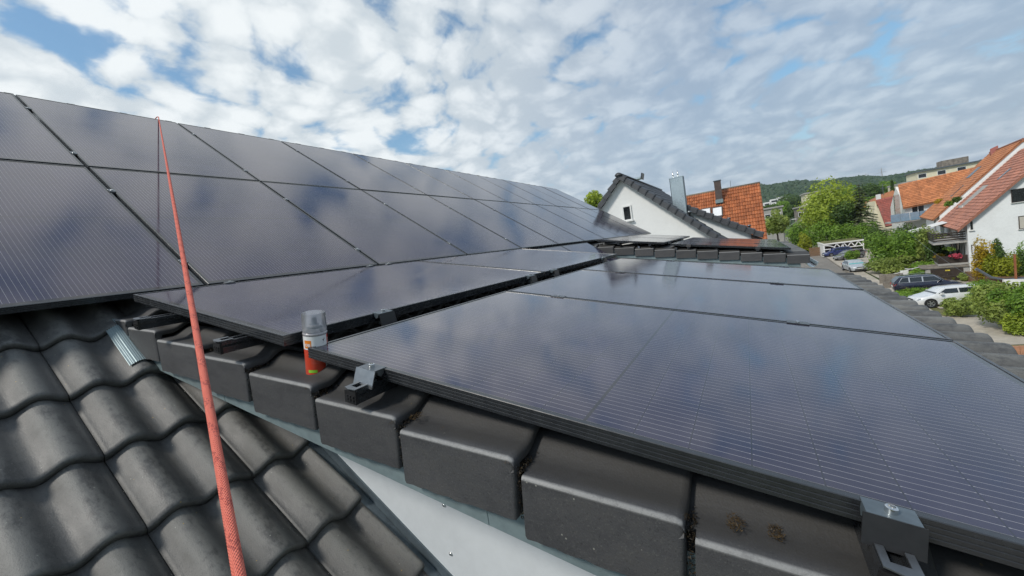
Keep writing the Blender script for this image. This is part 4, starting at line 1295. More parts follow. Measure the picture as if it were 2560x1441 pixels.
for k, xx in enumerate((2.0, 5.0, 8.6)):
    window(red, (xx, .012, zb2 + .05), (1.6, 0, 0), (0, 0, 1.8), (0, 1, 0), M_BROWN, M_BLIND if k == 0 else M_GLASS, .07, False, 1)
    window(red, (xx, .012, zb + .05), (1.6, 0, 0), (0, 0, 1.55), (0, 1, 0), M_WHITE, M_GLASS, .07, False, 1)
m = MB(); m.box(7.4, 7.5, .05, .16, zb, zb + 1.6); m.build('awning_post', M_WHITE, b1)
m = MB(); m.prism([(8.4, .05, zb + 1.55), (12.6, .05, zb + 1.55), (12.6, 3.3, zb + .80), (8.4, 3.3, zb + .80)], (0, 0, .05)); m.build('awning', M_WHITE, b1)
# garage block
ga_ = slab('garage', .02, 8.0, .02, 3.0, .02, zb2 - .34, M_GREYW, red)
m = MB(); m.box(-.02, .04, .42, 2.62, .05, zb2 - .42); gd = m.build('garage_door', M_BROWN, ga_)
for k in range(3):
    m = MB(); z_ = .10 + k * .27; m.box(-.035, -.018, .46, 2.58, z_, z_ + .24); m.build('door_panel', M_BROWN, gd)
m = MB(); m.box(-.045, -.034, 1.30, 1.62, zb2 - .66, zb2 - .54); m.build('yellow_sign', pm('yellow_plate', (.62, .50, .06), .5), gd)
m = MB(); m.tube((-.06, 1.5, zb2 - .98), (-.03, 1.5, zb2 - .98), .03); m.build('handle', M_STEEL, gd)
m = MB(); m.box(-.10, 8.3, .02, 3.3, zb2 - .335, zb2 - .24); m.build('garage_roof', M_CONC, ga_)

orh = thing('terraced_house', 'taller terraced house with sandy orange roof behind the brown-red one', 'house', MRH @ T(15.2, 0, 0))
def zor(d): return zred(d) + .85
m = MB(); m.prism([(0, .3, 0), (0, .3, zor(-.2) - .15), (0, -6.4, zor(6.4) - .15), (0, -12.6, zor(0) - .1), (0, -12.6, 0)], (15.0, 0, 0)); m.build('wall', M_RENDER2, orh)
m = MB(); m.prism([(-.1, .9, zor(-.9)), (-.1, -6.4, zor(6.4)), (-.1, -13.2, zor(-.6)), (-.1, -13.2, zor(-.6) - .16), (-.1, -6.4, zor(6.4) - .18), (-.1, .9, zor(-.9) - .16)], (15.4, 0, 0)); oroof = m.build('roof', M_ORANGE2, orh)
m = MB(); tile_roof(m, (-.1, .93, zor(-.93) + .02), (15.4, 0, 0), Vector((0, -7.33, zor(6.4) - zor(-.93))), 48, 26, .03, .05, 3)
o = m.build('tile_courses', M_ORANGE2, oroof); o['kind'] = 'stuff'
m = MB(); m.path([(-.1, -6.4, zor(6.4) + .06), (15.4, -6.4, zor(6.4) + .06)], .14, 8); m.build('ridge', M_RED, oroof)
for (x_, d) in ((8.3, 3.4), (9.6, 3.4), (5.2, 1.4)):
    m = MB(); m.obox(Vector((x_, -d, zor(d) + .07)), (.95, 0, 0), (0, -1.15, 1.2), (0, .04, .05)); w = m.build('roof_window', M_ZINCD, oroof)
    m = MB(); m.obox(Vector((x_ + .09, -d - .08, zor(d) + .2)), (.77, 0, 0), (0, -1.0, 1.045), (0, .02, .025)); m.build('pane', M_GLASS, w)
m = MB(); m.prism([(11.2, -5.8, zor(5.8)), (11.9, -5.8, zor(5.8)), (11.55, -5.8, zor(5.8) + .95)], (0, -.7, .3)); m.build('ridge_ornament', M_RED2, oroof)
window(orh, (3.5, .31, zb + .05), (1.7, 0, 0), (0, 0, 1.7), (0, 1, 0), M_WHITE, M_GLASS, .07, False, 1)
slab('balcony', .5, 14, .31, 2.3, zb - .2, zb, M_GREYW, orh)

# front wing with its own orange roof, facing us
wg = thing('house_wing', 'white house wing with orange roof facing us, left of the tall terraced roof', 'house', T(88, -20, 0))
WG = Vector((88, -20, 0))
ea, eb = P(2258, 521, 88), P(2336, 505, 88); ra, rb = P(2245, 463, 92.5), P(2402, 436, 92.5)
u_ = (eb - ea); u_.x = 0; u_ = u_.normalized() * 13.5
v_ = ra - ea
m = MB(); m.prism([ea - WG, ea + u_ - WG, ea + u_ + v_ - WG, ea + v_ - WG], (.05, 0, -.16)); wr = m.build('roof', M_ORANGE2, wg)
m = MB(); tile_roof(m, ea - WG + Vector((0, 0, .03)), u_, v_, 40, 15, .03, .07, 3); o = m.build('tile_courses', M_ORANGE2, wr); o['kind'] = 'stuff'
m = MB(); m.box(.6, 8.0, ea.y - 20 * 0 + 20 - 13.0 + 0, ea.y + 20 - .35, 0, ea.z + .35)
m.prism([(.6, ea.y + 20 - .35, ea.z + .35), (8.0, ea.y + 20 - .35, ea.z + .35), (4.4, ea.y + 20 - .35, ra.z - .3)], (0, -12.6, 0))
m.build('wall', M_WHITE, wg)
m = MB(); m.prism([ra - WG, ra + u_ - WG, ra + u_ + Vector((v_.x, 0, -v_.z)) - WG, ra + Vector((v_.x, 0, -v_.z)) - WG], (.05, 0, -.16)); m.build('rear_roof', M_RED, wg)
q = P(2242, 520, 87.6) - WG; qt = P(2240, 488, 87.6) - WG
m = MB(); m.box(q.x - .2, q.x + .3, q.y - .35, q.y + .25, q.z - 2.5, qt.z); m.build('metal_flue', M_GALV, wg)
zbw = P(2230, 556, 86).z - WG.z
bw = slab('balcony', -2.6, .58, ea.y + 20 - 3.6, ea.y + 20 + 2.2, zbw - .22, zbw, M_GREYW, wg)
M_PVB = pm('blue_grey_balcony_panel', (.20, .30, .40), .25, 0, .12, 2, coat=.6)
for i in range(5):
    m = MB(); y_ = ea.y + 20 + 2.2 - .02 - i * 1.12; m.box(-2.66, -2.60, y_ - 1.06, y_, zbw - .05, zbw + 1.15); m.build('balcony_panel', M_PVB, bw)
window(wg, (.585, ea.y + 20 - 2.6, zbw + .1), (0, 1.5, 0), (0, 0, 1.9), (-1, 0, 0), M_WHITE, M_GLASS, .08, False, 1)
window(wg, (.585, ea.y + 20 - 6.6, zbw + .3), (0, 1.5, 0), (0, 0, 1.5), (-1, 0, 0), M_WHITE, M_BLIND, .08, True, 1)

# small dark red gabled house and an orange roof behind it
rg = thing('small_red_roofed_house', 'small cream house with steep wine-red roof, left of the balcony wing', 'house', T(112, -22, 0)); RG = Vector((112, -22, 0))
a, b, c_, d_ = P(2214, 567, 112), P(2250, 556, 112), P(2250, 487, 114), P(2190, 501, 114)
m = MB(); m.prism([a - RG, b + Vector((0, -4, 0)) - RG, c_ + Vector((0, -4, 0)) - RG, d_ - RG], (.1, 0, -.15)); rf = m.build('roof', M_RED2, rg)
m = MB(); tile_roof(m, a - RG + Vector((0, 0, .05)), b + Vector((0, -4, 0)) - a, d_ - a, 30, 16, .03, .07, 3); o = m.build('tile_courses', M_RED2, rf); o['kind'] = 'stuff'
g1, g2, g3 = P(2180, 585, 112.4), P(2213, 572, 112.4), P(2188, 503, 114.2)
m = MB(); m.prism([g1 - RG + Vector((.2, 0, 0)), g2 - RG + Vector((.2, 0, 0)), g3 - RG], (7, 0, 0)); m.prism([g1 - RG, g2 - RG + Vector((0, -7, 0)), Vector((g2.x - RG.x, g2.y - RG.y - 7, 0)), Vector((g1.x - RG.x, g1.y - RG.y, 0))], (7, 0, 0)); m.build('wall', M_CREAM, rg)
og = thing('orange_hipped_house', 'low orange hipped roof with white chimney behind the wine-red roof', 'house', T(124, -24, 0)); OG = Vector((124, -24, 0))
a, b, c_, d_ = P(2150, 520, 124), P(2262, 500, 124), P(2232, 476, 128), P(2205, 486, 128)
m = MB(); m.prism([a - OG, b - OG, c_ - OG, d_ - OG], (.1, 0, -.2)); rf = m.build('roof', M_ORANGE2, og)
m = MB(); m.prism([d_ - OG, a - OG, a + Vector((10, 0, 0)) - OG], (.1, 0, -.2)); m.build('hip', M_ORANGE, og)
m = MB(); m.box(.6, 9, b.y + 24, a.y + 24 - .4, 0, min(a.z, b.z) - .05); m.build('wall', M_CREAM, og)
q = P(2197, 497, 125) - OG; m = MB(); m.box(q.x, q.x + .6, q.y - .4, q.y + .4, q.z - 1.5, q.z + 1.0); m.build('chimney', M_WHITE, og)
m = MB(); q = P(2208, 484, 127) - OG; m.tube(q + Vector((0, 0, -2)), q + Vector((0, 0, 2.2)), .05)
for zz in (1.2, 2.0): m.tube(q + Vector((0, -1.3, zz)), q + Vector((0, .5, zz)), .035)
m.build('aerial', M_ALUD, og)
# cream apartment block
ap = thing('apartment_block', 'flat-roofed cream apartment block showing above the orange roofs', 'building', T(170, -48, 0)); AP = Vector((170, -48, 0))
a, b = P(2254, 461, 170), P(2418, 420, 170)
m = MB(); m.box(0, 14, b.y + 48 - 14, a.y + 48, 0, a.z); m.build('wall', M_CREAM, ap)
m = MB(); m.box(-.4, 14.4, b.y + 48 - 14, a.y + 48 + .1, a.z, a.z + .5); m.build('roof_edge', M_GREYW, ap)
m = MB(); m.box(2, 12, b.y + 48 - 14, a.y + 48 - 4.2, a.z + .5, a.z + 2.8); m.build('penthouse', M_CREAM, ap)
m = MB(); m.box(1.4, 12.6, b.y + 48 - 14, a.y + 48 - 3.8, a.z + 2.8, a.z + 3.15); m.build('penthouse_roof', M_ALUD, ap)
q = P(2386, 414, 173) - AP; m = MB(); m.box(q.x, q.x + 4, q.y - 3.0, q.y + 2.6, a.z + 3.1, a.z + 5.0); m.build('lift_housing', M_CONC, ap)
for i in range(5):
    y_ = a.y + 48 - 6.5 - i * 4.2
    window(ap, (-.02, y_, a.z - 2.3), (0, 1.9, 0), (0, 0, 1.35), (-1, 0, 0), M_WHITE, M_GLASS, .1, False)
    window(ap, (1.98, y_ + .3, a.z + .9), (0, 1.9, 0), (0, 0, 1.3), (-1, 0, 0), M_WHITE, M_GLASS, .1, False)
# plain blocks further back
def block(label, px0, px1, py0, py1, X, mat, cat='building', roofm=M_GREYW, dep=10, floors=2):
    a, b = P(px0, py0, X), P(px1, py0, X)
    t = thing('far_building', label, cat, T(X, (a.y + b.y) / 2, 0)); hw = abs(a.y - b.y) / 2
    m = MB(); m.box(0, dep, -hw, hw, 0, a.z); m.build('wall', mat, t)
    m = MB(); m.box(-.3, dep + .3, -hw - .3, hw + .3, a.z, a.z + .35); m.build('roof', roofm, t)
    for i in range(floors):
        y_ = -hw + 2 * hw * (i + .5) / floors - .6
        window(t, (-.02, y_, max(.6, a.z - 2.4)), (0, 1.2, 0), (0, 0, 1.2), (-1, 0, 0), M_WHITE, M_GLASS, .1, False)
block('pale grey flat-roofed building right of the orange roof, behind the small tree', 1905, 1956, 526, 580, 115, M_GREYW)
block('beige flat-roofed building peeping out left above the big lime-green tree', 2012, 2090, 486, 560, 150, M_CREAM)
block('small brown flat building left of the big lime-green tree', 1994, 2022, 521, 560, 130, M_CONC)
q0 = P(1908, 504, 420)
t = thing('hillside_building', 'white stepped apartment building low on the wooded hill', 'building', T(420, q0.y - 4, 0))
for i, (w_, hh) in enumerate(((5, 8), (6, 12), (6, 14), (5, 10))):
    m = MB(); z1 = P(1930, 500, 420).z - 5 + hh * .45; y_ = 4 - i * 5.2
    m.box(i * .7, 12 + i * .7, y_ - w_, y_, 0, z1); o = m.build('wing', M_WHITE, t)
    for k in range(2):
        m = MB(); m.box(i * .7 - .15, i * .7 - .02, y_ - w_ + .8, y_ - .8, z1 - 2.6 - k * 3.2, z1 - 1.2 - k * 3.2); m.build('window_band', M_GLASS, o)

# ================================================================== cars
M_TYRE = pm('tyre_rubber', (.015, .015, .016), .8, 0, .2, 20)
M_RIM = pm('alloy_rim', (.42, .43, .45), .35, .8, .1, 20)
M_CARGL = pm('car_glass', (.018, .024, .028), .05, 0, .2, 2, 0, 10, coat=.6)
M_LAMP = pm('headlamp_glass', (.50, .54, .58), .12, .3, .1, 20, coat=1.0)
M_TAIL = pm('tail_lamp_red', (.42, .012, .014), .2, 0, .1, 20, coat=.8)
M_PLATE = pm('number_plate', (.72, .72, .70), .5, 0, .03, 20)
def paint(name, c): return pm(name, c, .30, .15, .05, 3, .02, 30, .0005, coat=1.0, coatr=.04)
P_WHITE, P_NAVY, P_SILVER, P_GREY, P_BLUE = paint('white_car_paint', (.74, .75, .75)), paint('navy_car_paint', (.006, .009, .030)), paint('silver_car_paint', (.44, .47, .50)), paint('grey_car_paint', (.15, .15, .155)), paint('blue_car_paint', (.02, .035, .14))
def car(name, label, M, body, L=4.25, Wd=1.79, H=1.46, belt=.96, clr=.20, wr=.325, bonnet=.92, ws=(.98, .20), rr_=(-1.66, -2.06), estate=False, trim=False, roofrails=False, glass=M_CARGL, screen=None):
    t = thing(name, label, 'car', M, 'cars parked along the street')
    w = Wd / 2; h = L / 2
    st = [(h, .66, .34, .60), (h - .05, .76, .25, .66), (h - .16, .88, .22, .74), (h - .45, .96, clr, bonnet - .13), (h - .9, .985, clr, bonnet - .03), (ws[0], .99, clr, bonnet + .04), (0, 1.0, clr, belt + .005), (-h + .9, 1.0, clr, belt + .02), (-h + .4, .97, clr, belt + .02), (-h + .12, .90, clr + .06, belt), (-h + .03, .80, clr + .12, belt - .06), (-h, .72, clr + .2, belt - .14)]
    m = MB(); R = []
    for (x_, k, zb_, zt_) in st:
        ww = w * k
        R.append([(x_, -ww * .90, zb_), (x_, -ww, zb_ + .09), (x_, -ww, zb_ + (zt_ - zb_) * .55), (x_, -ww * .985, zt_ - .10), (x_, -ww * .90, zt_ - .01), (x_, -ww * .45, zt_ + .025),
                  (x_, ww * .45, zt_ + .025), (x_, ww * .90, zt_ - .01), (x_, ww * .985, zt_ - .10), (x_, ww, zb_ + (zt_ - zb_) * .55), (x_, ww, zb_ + .09), (x_, ww * .90, zb_)])
    m.rings(R, True, True)
    bd = m.build('body', body, t, False, 42)
    # cabin
    wb, wt = w * .945, w * .70
    cs = [(ws[0], belt - .02), (ws[1] + .25, H - .10), (ws[1], H - .045), (-.55, H), (rr_[0], H - .05), (rr_[1], belt + .03)]
    m = MB(); R = []
    for (x_, zt_) in cs:
        f = max(.0, min(1, (zt_ - belt) / (H - belt))); wt_ = wb + (wt - wb) * f
        R.append([(x_, -wb, belt - .06), (x_, -wt_, zt_ - .05 * f), (x_, -wt_ + .12 * f + .01, zt_), (x_, wt_ - .12 * f - .01, zt_), (x_, wt_, zt_ - .05 * f), (x_, wb, belt - .06)])
    m.rings(R, True, True)
    cb = m.build('cabin', body, t, False, 32)
    # side windows
    def sy(z_): return wb + (wt - wb) * (z_ - belt) / (H - belt) + .012
    zlo, zhi = belt + .035, H - .125
    spans = [(ws[0] - .20, ws[1] + .10, -.28, -.28), (-.36, -.36, -1.10, -1.10), (-1.18, -1.18, rr_[1] + .30, rr_[0] + .10)]
    for sgn in (-1, 1):
        if trim:
            a0, b0, a1, b1 = spans[0][0] + .03, spans[0][1] + .03, spans[-1][2] - .025, spans[-1][3] - .025
            m = MB(); m.prism([(a0, sgn * (sy(zlo - .02) - .004), zlo - .02), (a1, sgn * (sy(zlo - .02) - .004), zlo - .02), (b1, sgn * (sy(zhi + .022) - .004), zhi + .022), (b0, sgn * (sy(zhi + .022) - .004), zhi + .022)], (0, -.012 * sgn, 0)); m.build('window_trim', M_ALU, cb)
        for (a0, b0, a1, b1) in spans:
            m = MB(); m.prism([(a0, sgn * sy(zlo), zlo), (a1, sgn * sy(zlo), zlo), (b1, sgn * sy(zhi), zhi), (b0, sgn * sy(zhi), zhi)], (0, -.012 * sgn, 0)); m.build('side_window', glass, cb)
        m = MB(); m.box(ws[0] - .42, ws[0] - .26, min(sgn * (w + .01), sgn * (w + .17)), max(sgn * (w + .01), sgn * (w + .17)), belt - .02, belt + .12); m.build('mirror', body, cb)
    def slant(xa, za, xb, zb_, name, mat, sg):
        fa, fb = .10, .93
        pa, pb = Vector((xa + (xb - xa) * fa, 0, za + (zb_ - za) * fa)), Vector((xa + (xb - xa) * fb, 0, za + (zb_ - za) * fb))
        dd = pb - pa; nn = Vector((-dd.z, 0, dd.x)).normalized() * (-sg)
        if nn.z < 0: nn = -nn
        m = MB(); m.prism([pa + Vector((0, -wb * .88, 0)), pa + Vector((0, wb * .88, 0)), pb + Vector((0, wt * .92, 0)), pb + Vector((0, -wt * .92, 0))], nn * .016); m.build(name, mat, cb)
    slant(ws[0] + .02, belt - .02, ws[1] + .02, H - .045, 'windscreen', screen or M_CARGL, 1)
    slant(rr_[1] - .02, belt + .03, rr_[0] - .02, H - .05, 'rear_window', M_CARGL, -1)
    if roofrails:
        for sgn in (-1, 1):
            m = MB(); m.path([(ws[1] - .1, sgn * wt * .93, H - .05), (ws[1] - .25, sgn * wt * .93, H + .03), (rr_[0] + .3, sgn * wt * .93, H + .02), (rr_[0] + .15, sgn * wt * .93, H - .05)], .016, 6); m.build('roof_rail', M_ALU, cb)
    # wheels
    wx = (h - .80, -h + .82)
    for x_ in wx:
        for sgn in (-1, 1):
            m = MB(); m.lathe([(wr * 1.13, 0), (wr * 1.13, .02)], 22); m.xf(T(x_, sgn * (w - .012), wr) @ Rx(rad(-90 * sgn))); m.build('wheel_arch', M_PLASTIC, bd)
            m = MB(); m.lathe([(wr * .62, -.19), (wr * .95, -.19), (wr, -.16), (wr, .005), (wr * .95, .03), (wr * .66, .035), (wr * .64, .01)], 24); m.xf(T(x_, sgn * w, wr) @ Rx(rad(-90 * sgn))); wh = m.build('wheel', M_TYRE, t, False, 40)
            m = MB(); m.lathe([(wr * .66, .0), (wr * .66, .03), (wr * .60, .022), (wr * .58, .0)], 24)
            for k in range(5):
                a = 2 * math.pi * k / 5
                m.obox(Vector((math.cos(a), math.sin(a), 0)) * .04 - Vector((-math.sin(a), math.cos(a), 0)) * .035, Vector((math.cos(a), math.sin(a), 0)) * (wr * .58 - .04), Vector((-math.sin(a), math.cos(a), 0)) * .07, (0, 0, .026))
            m.lathe([(.06, 0), (.06, .03)], 12)
            m.xf(T(x_, sgn * w, wr) @ Rx(rad(-90 * sgn))); m.build('rim', M_RIM, wh)
    # lamps, grille, plates, lower intake
    for sgn in (-1, 1):
        m = MB(); m.prism([(h - .03, sgn * w * .42, .60), (h - .16, sgn * w * .86, .62), (h - .30, sgn * w * .93, .74), (h - .12, sgn * w * .50, .72)], (.05, sgn * .03, 0)); m.build('headlight', M_LAMP, bd)
        m = MB(); m.prism([(-h + .03, sgn * w * .55, belt - .24), (-h + .10, sgn * w * .86, belt - .24), (-h + .20, sgn * w * .94, belt - .04), (-h + .06, sgn * w * .58, belt - .06)], (-.06, sgn * .03, 0)); m.build('tail_light', M_TAIL, bd)
    m = MB(); m.box(h - .06, h + .012, -w * .40, w * .40, .58, .66); m.build('grille', M_PLASTIC, bd)
    m = MB(); m.box(h - .06, h + .008, -w * .62, w * .62, .30, .42); m.build('lower_intake', M_PLASTIC, bd)
    m = MB(); m.box(h, h + .022, -.26, .26, .44, .55); m.build('number_plate', M_PLATE, bd)
    m = MB(); m.box(-h - .022, -h + .02, -.26, .26, belt - .38, belt - .27); m.build('number_plate', M_PLATE, bd)
    return t
def at_ground(px, py): return G(px, py, .09)
q = P(2352, 762, 43.6)
car('hatchback', 'white estate car with its front to the street, nearest of the parked cars', T(41.7, -12.35, .06) @ Rz(rad(97)), P_WHITE, 4.15, 1.76, 1.44, .98, .19, .335, .94, (1.0, .25), (-1.78, -2.08))
car('suv', 'dark navy SUV with bright window trim, parked behind the white car', T(47.4, -12.8, .09) @ Rz(rad(-94)), P_NAVY, 4.25, 1.82, 1.60, 1.05, .24, .345, 1.00, (1.05, .32), (-1.66, -2.12), trim=True, roofrails=True)
M_TEALREFL = pm('turquoise_reflection', (.10, .45, .46), .35, .2, .2, 6, coat=.8)  # turquoise reflection put into the windscreen's own colour
car('saloon', 'silver saloon with turquoise reflection painted on its windscreen, facing us by the road', T(66.9, -11.55, .09) @ Rz(rad(184)), P_SILVER, 4.6, 1.78, 1.42, .93, .18, .315, .90, (.95, .10), (-1.30, -1.95), screen=M_TEALREFL)
car('compact_car', 'dark grey hatchback beside the carport', T(82.2, -13.6, .09) @ Rz(rad(118)), P_GREY, 4.1, 1.75, 1.50, .98, .18, .32)
car('compact_car', 'blue car standing under the white carport', T(90.6, -13.3, .09) @ Rz(rad(108)), P_BLUE, 4.0, 1.72, 1.48, .96, .18, .31)

# ================================================================== carport, fence, walls, lamps
cpX = 91.0
c0, c1 = P(2059, 612, cpX), P(2158, 604, cpX)
cp = thing('carport', 'white timber carport with zigzag truss and planted roof', 'carport', T(cpX, c0.y, 0))
wdt = c0.y - c1.y; ht = c0.z
m = MB(); m.box(-.1, 6.5, -wdt - .1, .15, ht - .10, ht + .12); rf = m.build('roof', M_WHITE, cp)
m = MB(); m.box(.15, 6.3, -wdt + .1, -.1, ht + .12, ht + .20); m.build('planted_roof', M_GRASS, rf)
m = MB(); m.box(-.02, 6.4, -.12, .10, 0, ht - .1); m.build('side_wall', M_WHITE, cp)
for y_ in (-wdt * .5, -wdt):
    m = MB(); m.box(0, .16, y_ - .08, y_ + .08, 0, ht - .1); m.build('post', M_WHITE, cp)
m = MB(); m.box(-.05, .09, -wdt, .05, ht - 1.02, ht - .88); m.build('beam', M_WHITE, cp)
nz = 8
for i in range(nz):
    y_a, y_b = -wdt * (.25 + .72 * i / nz), -wdt * (.25 + .72 * (i + 1) / nz); za, zb_ = (ht - .9, ht - .12) if i % 2 == 0 else (ht - .12, ht - .9)
    a, b = Vector((0, y_a, za)), Vector((0, y_b, zb_)); dd = (b - a).normalized(); s_ = Vector((0, -dd.z, dd.y)) * .07
    m = MB(); m.prism([a - s_, b - s_, b + s_, a + s_], (.08, 0, 0)); m.build('brace', M_WHITE, cp)
pts = [Vector((-.03, -.1 - 2.2 * math.sin(a), ht - 2.35 + 2.1 * math.cos(a))) for a in [math.pi / 2 * i / 8 for i in range(9)]]
m = MB(); m.path(pts, .09, 6); m.build('arched_brace', M_WHITE, cp)
m = MB(); m.box(6.2, 6.3, -wdt, -.1, 0, ht - .1); m.build('back_wall', M_CONC, cp)
fn = thing('plank_fence', 'short grey-brown plank fence left of the white carport', 'fence', T(95, P(2030, 640, 95).y, 0))
y0, y1 = P(2024, 640, 95).y, P(2058, 640, 95).y
nf = 12
for i in range(nf):
    m = MB(); s_ = (y0 - y1) / nf; m.box(0, .03, -s_ * .45, s_ * .45, .05, 1.7 + random.uniform(-.04, .04)); o = m.build('plank', M_WOOD, fn); o.location = (0, y0 - fn.location.y - s_ * (i + .5), 0)
m = MB(); m.box(.03, .08, y1 - fn.location.y, y0 - fn.location.y, .5, .58); m.box(.03, .08, y1 - fn.location.y, y0 - fn.location.y, 1.3, 1.38); m.build('cross_rail', M_WOOD, fn)
# low retaining wall of stained concrete slabs behind the navy SUV
rw = thing('retaining_wall', 'low wall of stained concrete slabs left of the navy SUV', 'wall', T(54.0, -11.2, 0))
for i in range(4):
    m = MB(); m.box(0, .22, -.22, .22, 0, .95 + random.uniform(-.03, .03)); o = m.build('slab', M_CONC, rw); o.location = (random.uniform(-.02, .02), -.25 - i * .45, .05)
rw = thing('retaining_wall', 'second, nearer row of stained concrete slabs beside the navy SUV', 'wall', T(50.9, -10.85, 0))
for i in range(3):
    m = MB(); m.box(0, .2, -.34, .34, 0, .62 + random.uniform(-.03, .03)); o = m.build('slab', M_CONC, rw); o.location = (random.uniform(-.02, .02), -.3 - i * .7, .05)
# planter wall in front of the garage, with clipped yellow balls
pw = thing('planter_wall', 'dark planter wall in front of the garage door', 'wall', T(52.6, -15.4, 0))
m = MB(); m.box(0, .35, -7.2, 2.6, 0, .55); m.build('wall', M_BROWN, pw)
for (px, py, s_) in ((2351, 699, .30), (2380, 699, .30), (2415, 698, .30)):
    c = P(px, py, 52.75)
    t = thing('box_ball', {2351: 'clipped yellow-green ball left in front of the garage door', 2380: 'clipped yellow-green ball middle in front of the garage door', 2415: 'clipped yellow-green ball right of the garage door'}[px], 'shrub', T(c.x, c.y, .55), 'clipped balls on the planter wall')
    m = MB(); leaf_cloud(m, (0, 0, c.z - .55), s_, s_, s_, 420, .06, px, 8); m.build('crown', F_YELG, t)
# terrace edge with sloping handrail below the right-hand house
tr_ = thing('garden_terrace', 'raised garden terrace with grey coping and white wall at the right edge', 'terrace', T(47, -17, 0))
a, b, c_, d_ = [P(*q, 47.5) - Vector((47, -17, 0)) for q in ((2440, 672), (2478, 694), (2512, 700), (2640, 690))]
m = MB(); m.path([a, b, c_, d_], .11, 6); m.build('coping', M_ALUD, tr_)
m = MB(); m.prism([b + Vector((.1, 0, 0)), d_ + Vector((.1, 0, 0)), Vector((d_.x + .1, d_.y, .02)), Vector((b.x + .1, b.y, .02))], (4.5, 0, 0)); m.build('planting_bed', M_WOOD, tr_)
e0, e1 = P(2510, 700, 46.4) - Vector((47, -17, 0)), P(2640, 697, 46.4) - Vector((47, -17, 0))
m = MB(); m.prism([e0, e1, Vector((e1.x, e1.y, .02)), Vector((e0.x, e0.y, .02))], (.25, 0, 0)); m.build('white_wall', M_WHITE, tr_)
m = MB(); q = P(2540, 702, 46.9) - Vector((47, -17, 0)); qt = P(2537, 636, 46.9) - Vector((47, -17, 0)); m.box(q.x - .05, q.x + .05, q.y - .055, q.y + .055, q.z - .6, qt.z); m.build('wooden_post', pm('orange_brown_post', (.28, .10, .04), .7), tr_)
TB = b.z - .05
# railings by the hedge
rl = thing('metal_railing', 'thin white railing and box beside the driveway hedge', 'railing', T(57, -14, 0))
for (pa, pb) in (((2210, 690), (2270, 678)), ((2255, 678), (2300, 668)), ((2262, 672), (2310, 676))):
    m = MB(); m.tube(P(*pa, 57) - Vector((57, -14, 0)), P(*pb, 57) - Vector((57, -14, 0)), .03); m.build('rail', M_WHITE, rl)
m = MB(); q = P(2262, 683, 57) - Vector((57, -14, 0)); m.box(q.x, q.x + .3, q.y - .3, q.y + .3, 0, q.z + .25); m.build('meter_box', M_WHITE, rl)

def lamp(px, py, X, arm, label):
    q = P(px, py, X); t = thing('street_lamp', label, 'street lamp', T(X, q.y, 0), 'street lamps')
    m = MB(); pts = [(0, 0, 0), (0, 0, q.z - 1.2)]
    m.path([(0, 0, 0), (0, 0, q.z * .5), (0, 0, q.z - 1.0)] + [(0, -arm * math.sin(a), q.z - 1.0 + 1.0 * (1 - math.cos(a)) * .0 + math.sin(a) * .0 + 1.0 * math.sin(a * .9)) for a in [.3, .7, 1.1, 1.5]], .07, 8); m.build('pole', M_ALUD, t)
    m = MB(); m.obox(Vector((-.15, -arm * 1.0, q.z - .08)), (.3, 0, 0), (0, -.75 if arm > 0 else .75, -.05), (0, 0, .12)); m.build('lamp_head', M_WHITE, t)
lamp(1972, 555, 112, 1.7, 'curved grey street lamp left of the hedge, the taller one')
lamp(1957, 552, 98, 1.5, 'curved grey street lamp beside the small street tree')

# overhead cable
ca = MB(); a, b = P(2236, 552, 68), P(2438, 700, 47)
ca.path([a.lerp(b, i / 14) - Vector((0, 0, .35 * math.sin(math.pi * i / 14))) for i in range(15)], .014, 6)
tag(ca.build('overhead_cable', M_ALUD), 'thin grey cable hanging slantwise in front of the balcony house', 'cable')

# ================================================================== vegetation
tree('street_tree', 'small leafy street tree right of the orange-tiled roof', P(1941, 557, 66), 1.9, 1.75, 2.3, 2600, .17, F_OLIVE, 11, lobes=14)
tree('broadleaf_tree', 'big round lime-green tree in front of the wooded hill', P(2072, 524, 108), 6.4, 6.2, 5.6, 17000, .25, F_LIME, 12, lobes=44, tr=.3)
tree('broadleaf_tree', 'dark shaded tree between the lime-green tree and the conifer', P(2108, 540, 103), 2.6, 2.4, 3.2, 3600, .22, F_DEEP, 13)
# conifer
c = P(2150, 515, 104); zt = P(2145, 461, 104).z
cf = thing('conifer', 'grey-green conifer with tiered branches right of the lime-green tree', 'tree', T(c.x, c.y, 0))
m = MB(); m.path([(0, 0, 0), (0, 0, zt)], [.22, .03], 8); m.build('trunk', M_BARK, cf)
m = MB(); r_ = random.Random(5)
for k in range(22):
    f = k / 21; zz = 1.6 + (zt - 1.8) * f; R_ = 3.6 * (1 - f) ** .8 + .25
    for j in range(int(12 + 10 * (1 - f))):
        a = r_.uniform(0, 6.28); ln = R_ * r_.uniform(.75, 1.08)
        for s_ in range(int(5 + ln * 5)):
            u_ = (s_ + r_.random()) / (5 + ln * 5)
            q = Vector((math.cos(a) * ln * u_, math.sin(a) * ln * u_, zz - .30 * ln * u_ * u_ + r_.uniform(-.05, .05)))
            dd = Vector((math.cos(a + r_.uniform(-.9, .9)), math.sin(a + r_.uniform(-.9, .9)), r_.uniform(-.5, .15))) * .42
            sd = Vector((-dd.y, dd.x, r_.uniform(-.1, .1))) * .55
            m.v += [tuple(q - sd), tuple(q + dd), tuple(q + sd), tuple(q - dd * .4)]; b_ = len(m.v); m.f.append((b_ - 4, b_ - 3, b_ - 2, b_ - 1)); m.r.append(r_.random())
m.build('crown', F_BLUE, cf)
HG = 'shrubs of the roadside hedge'
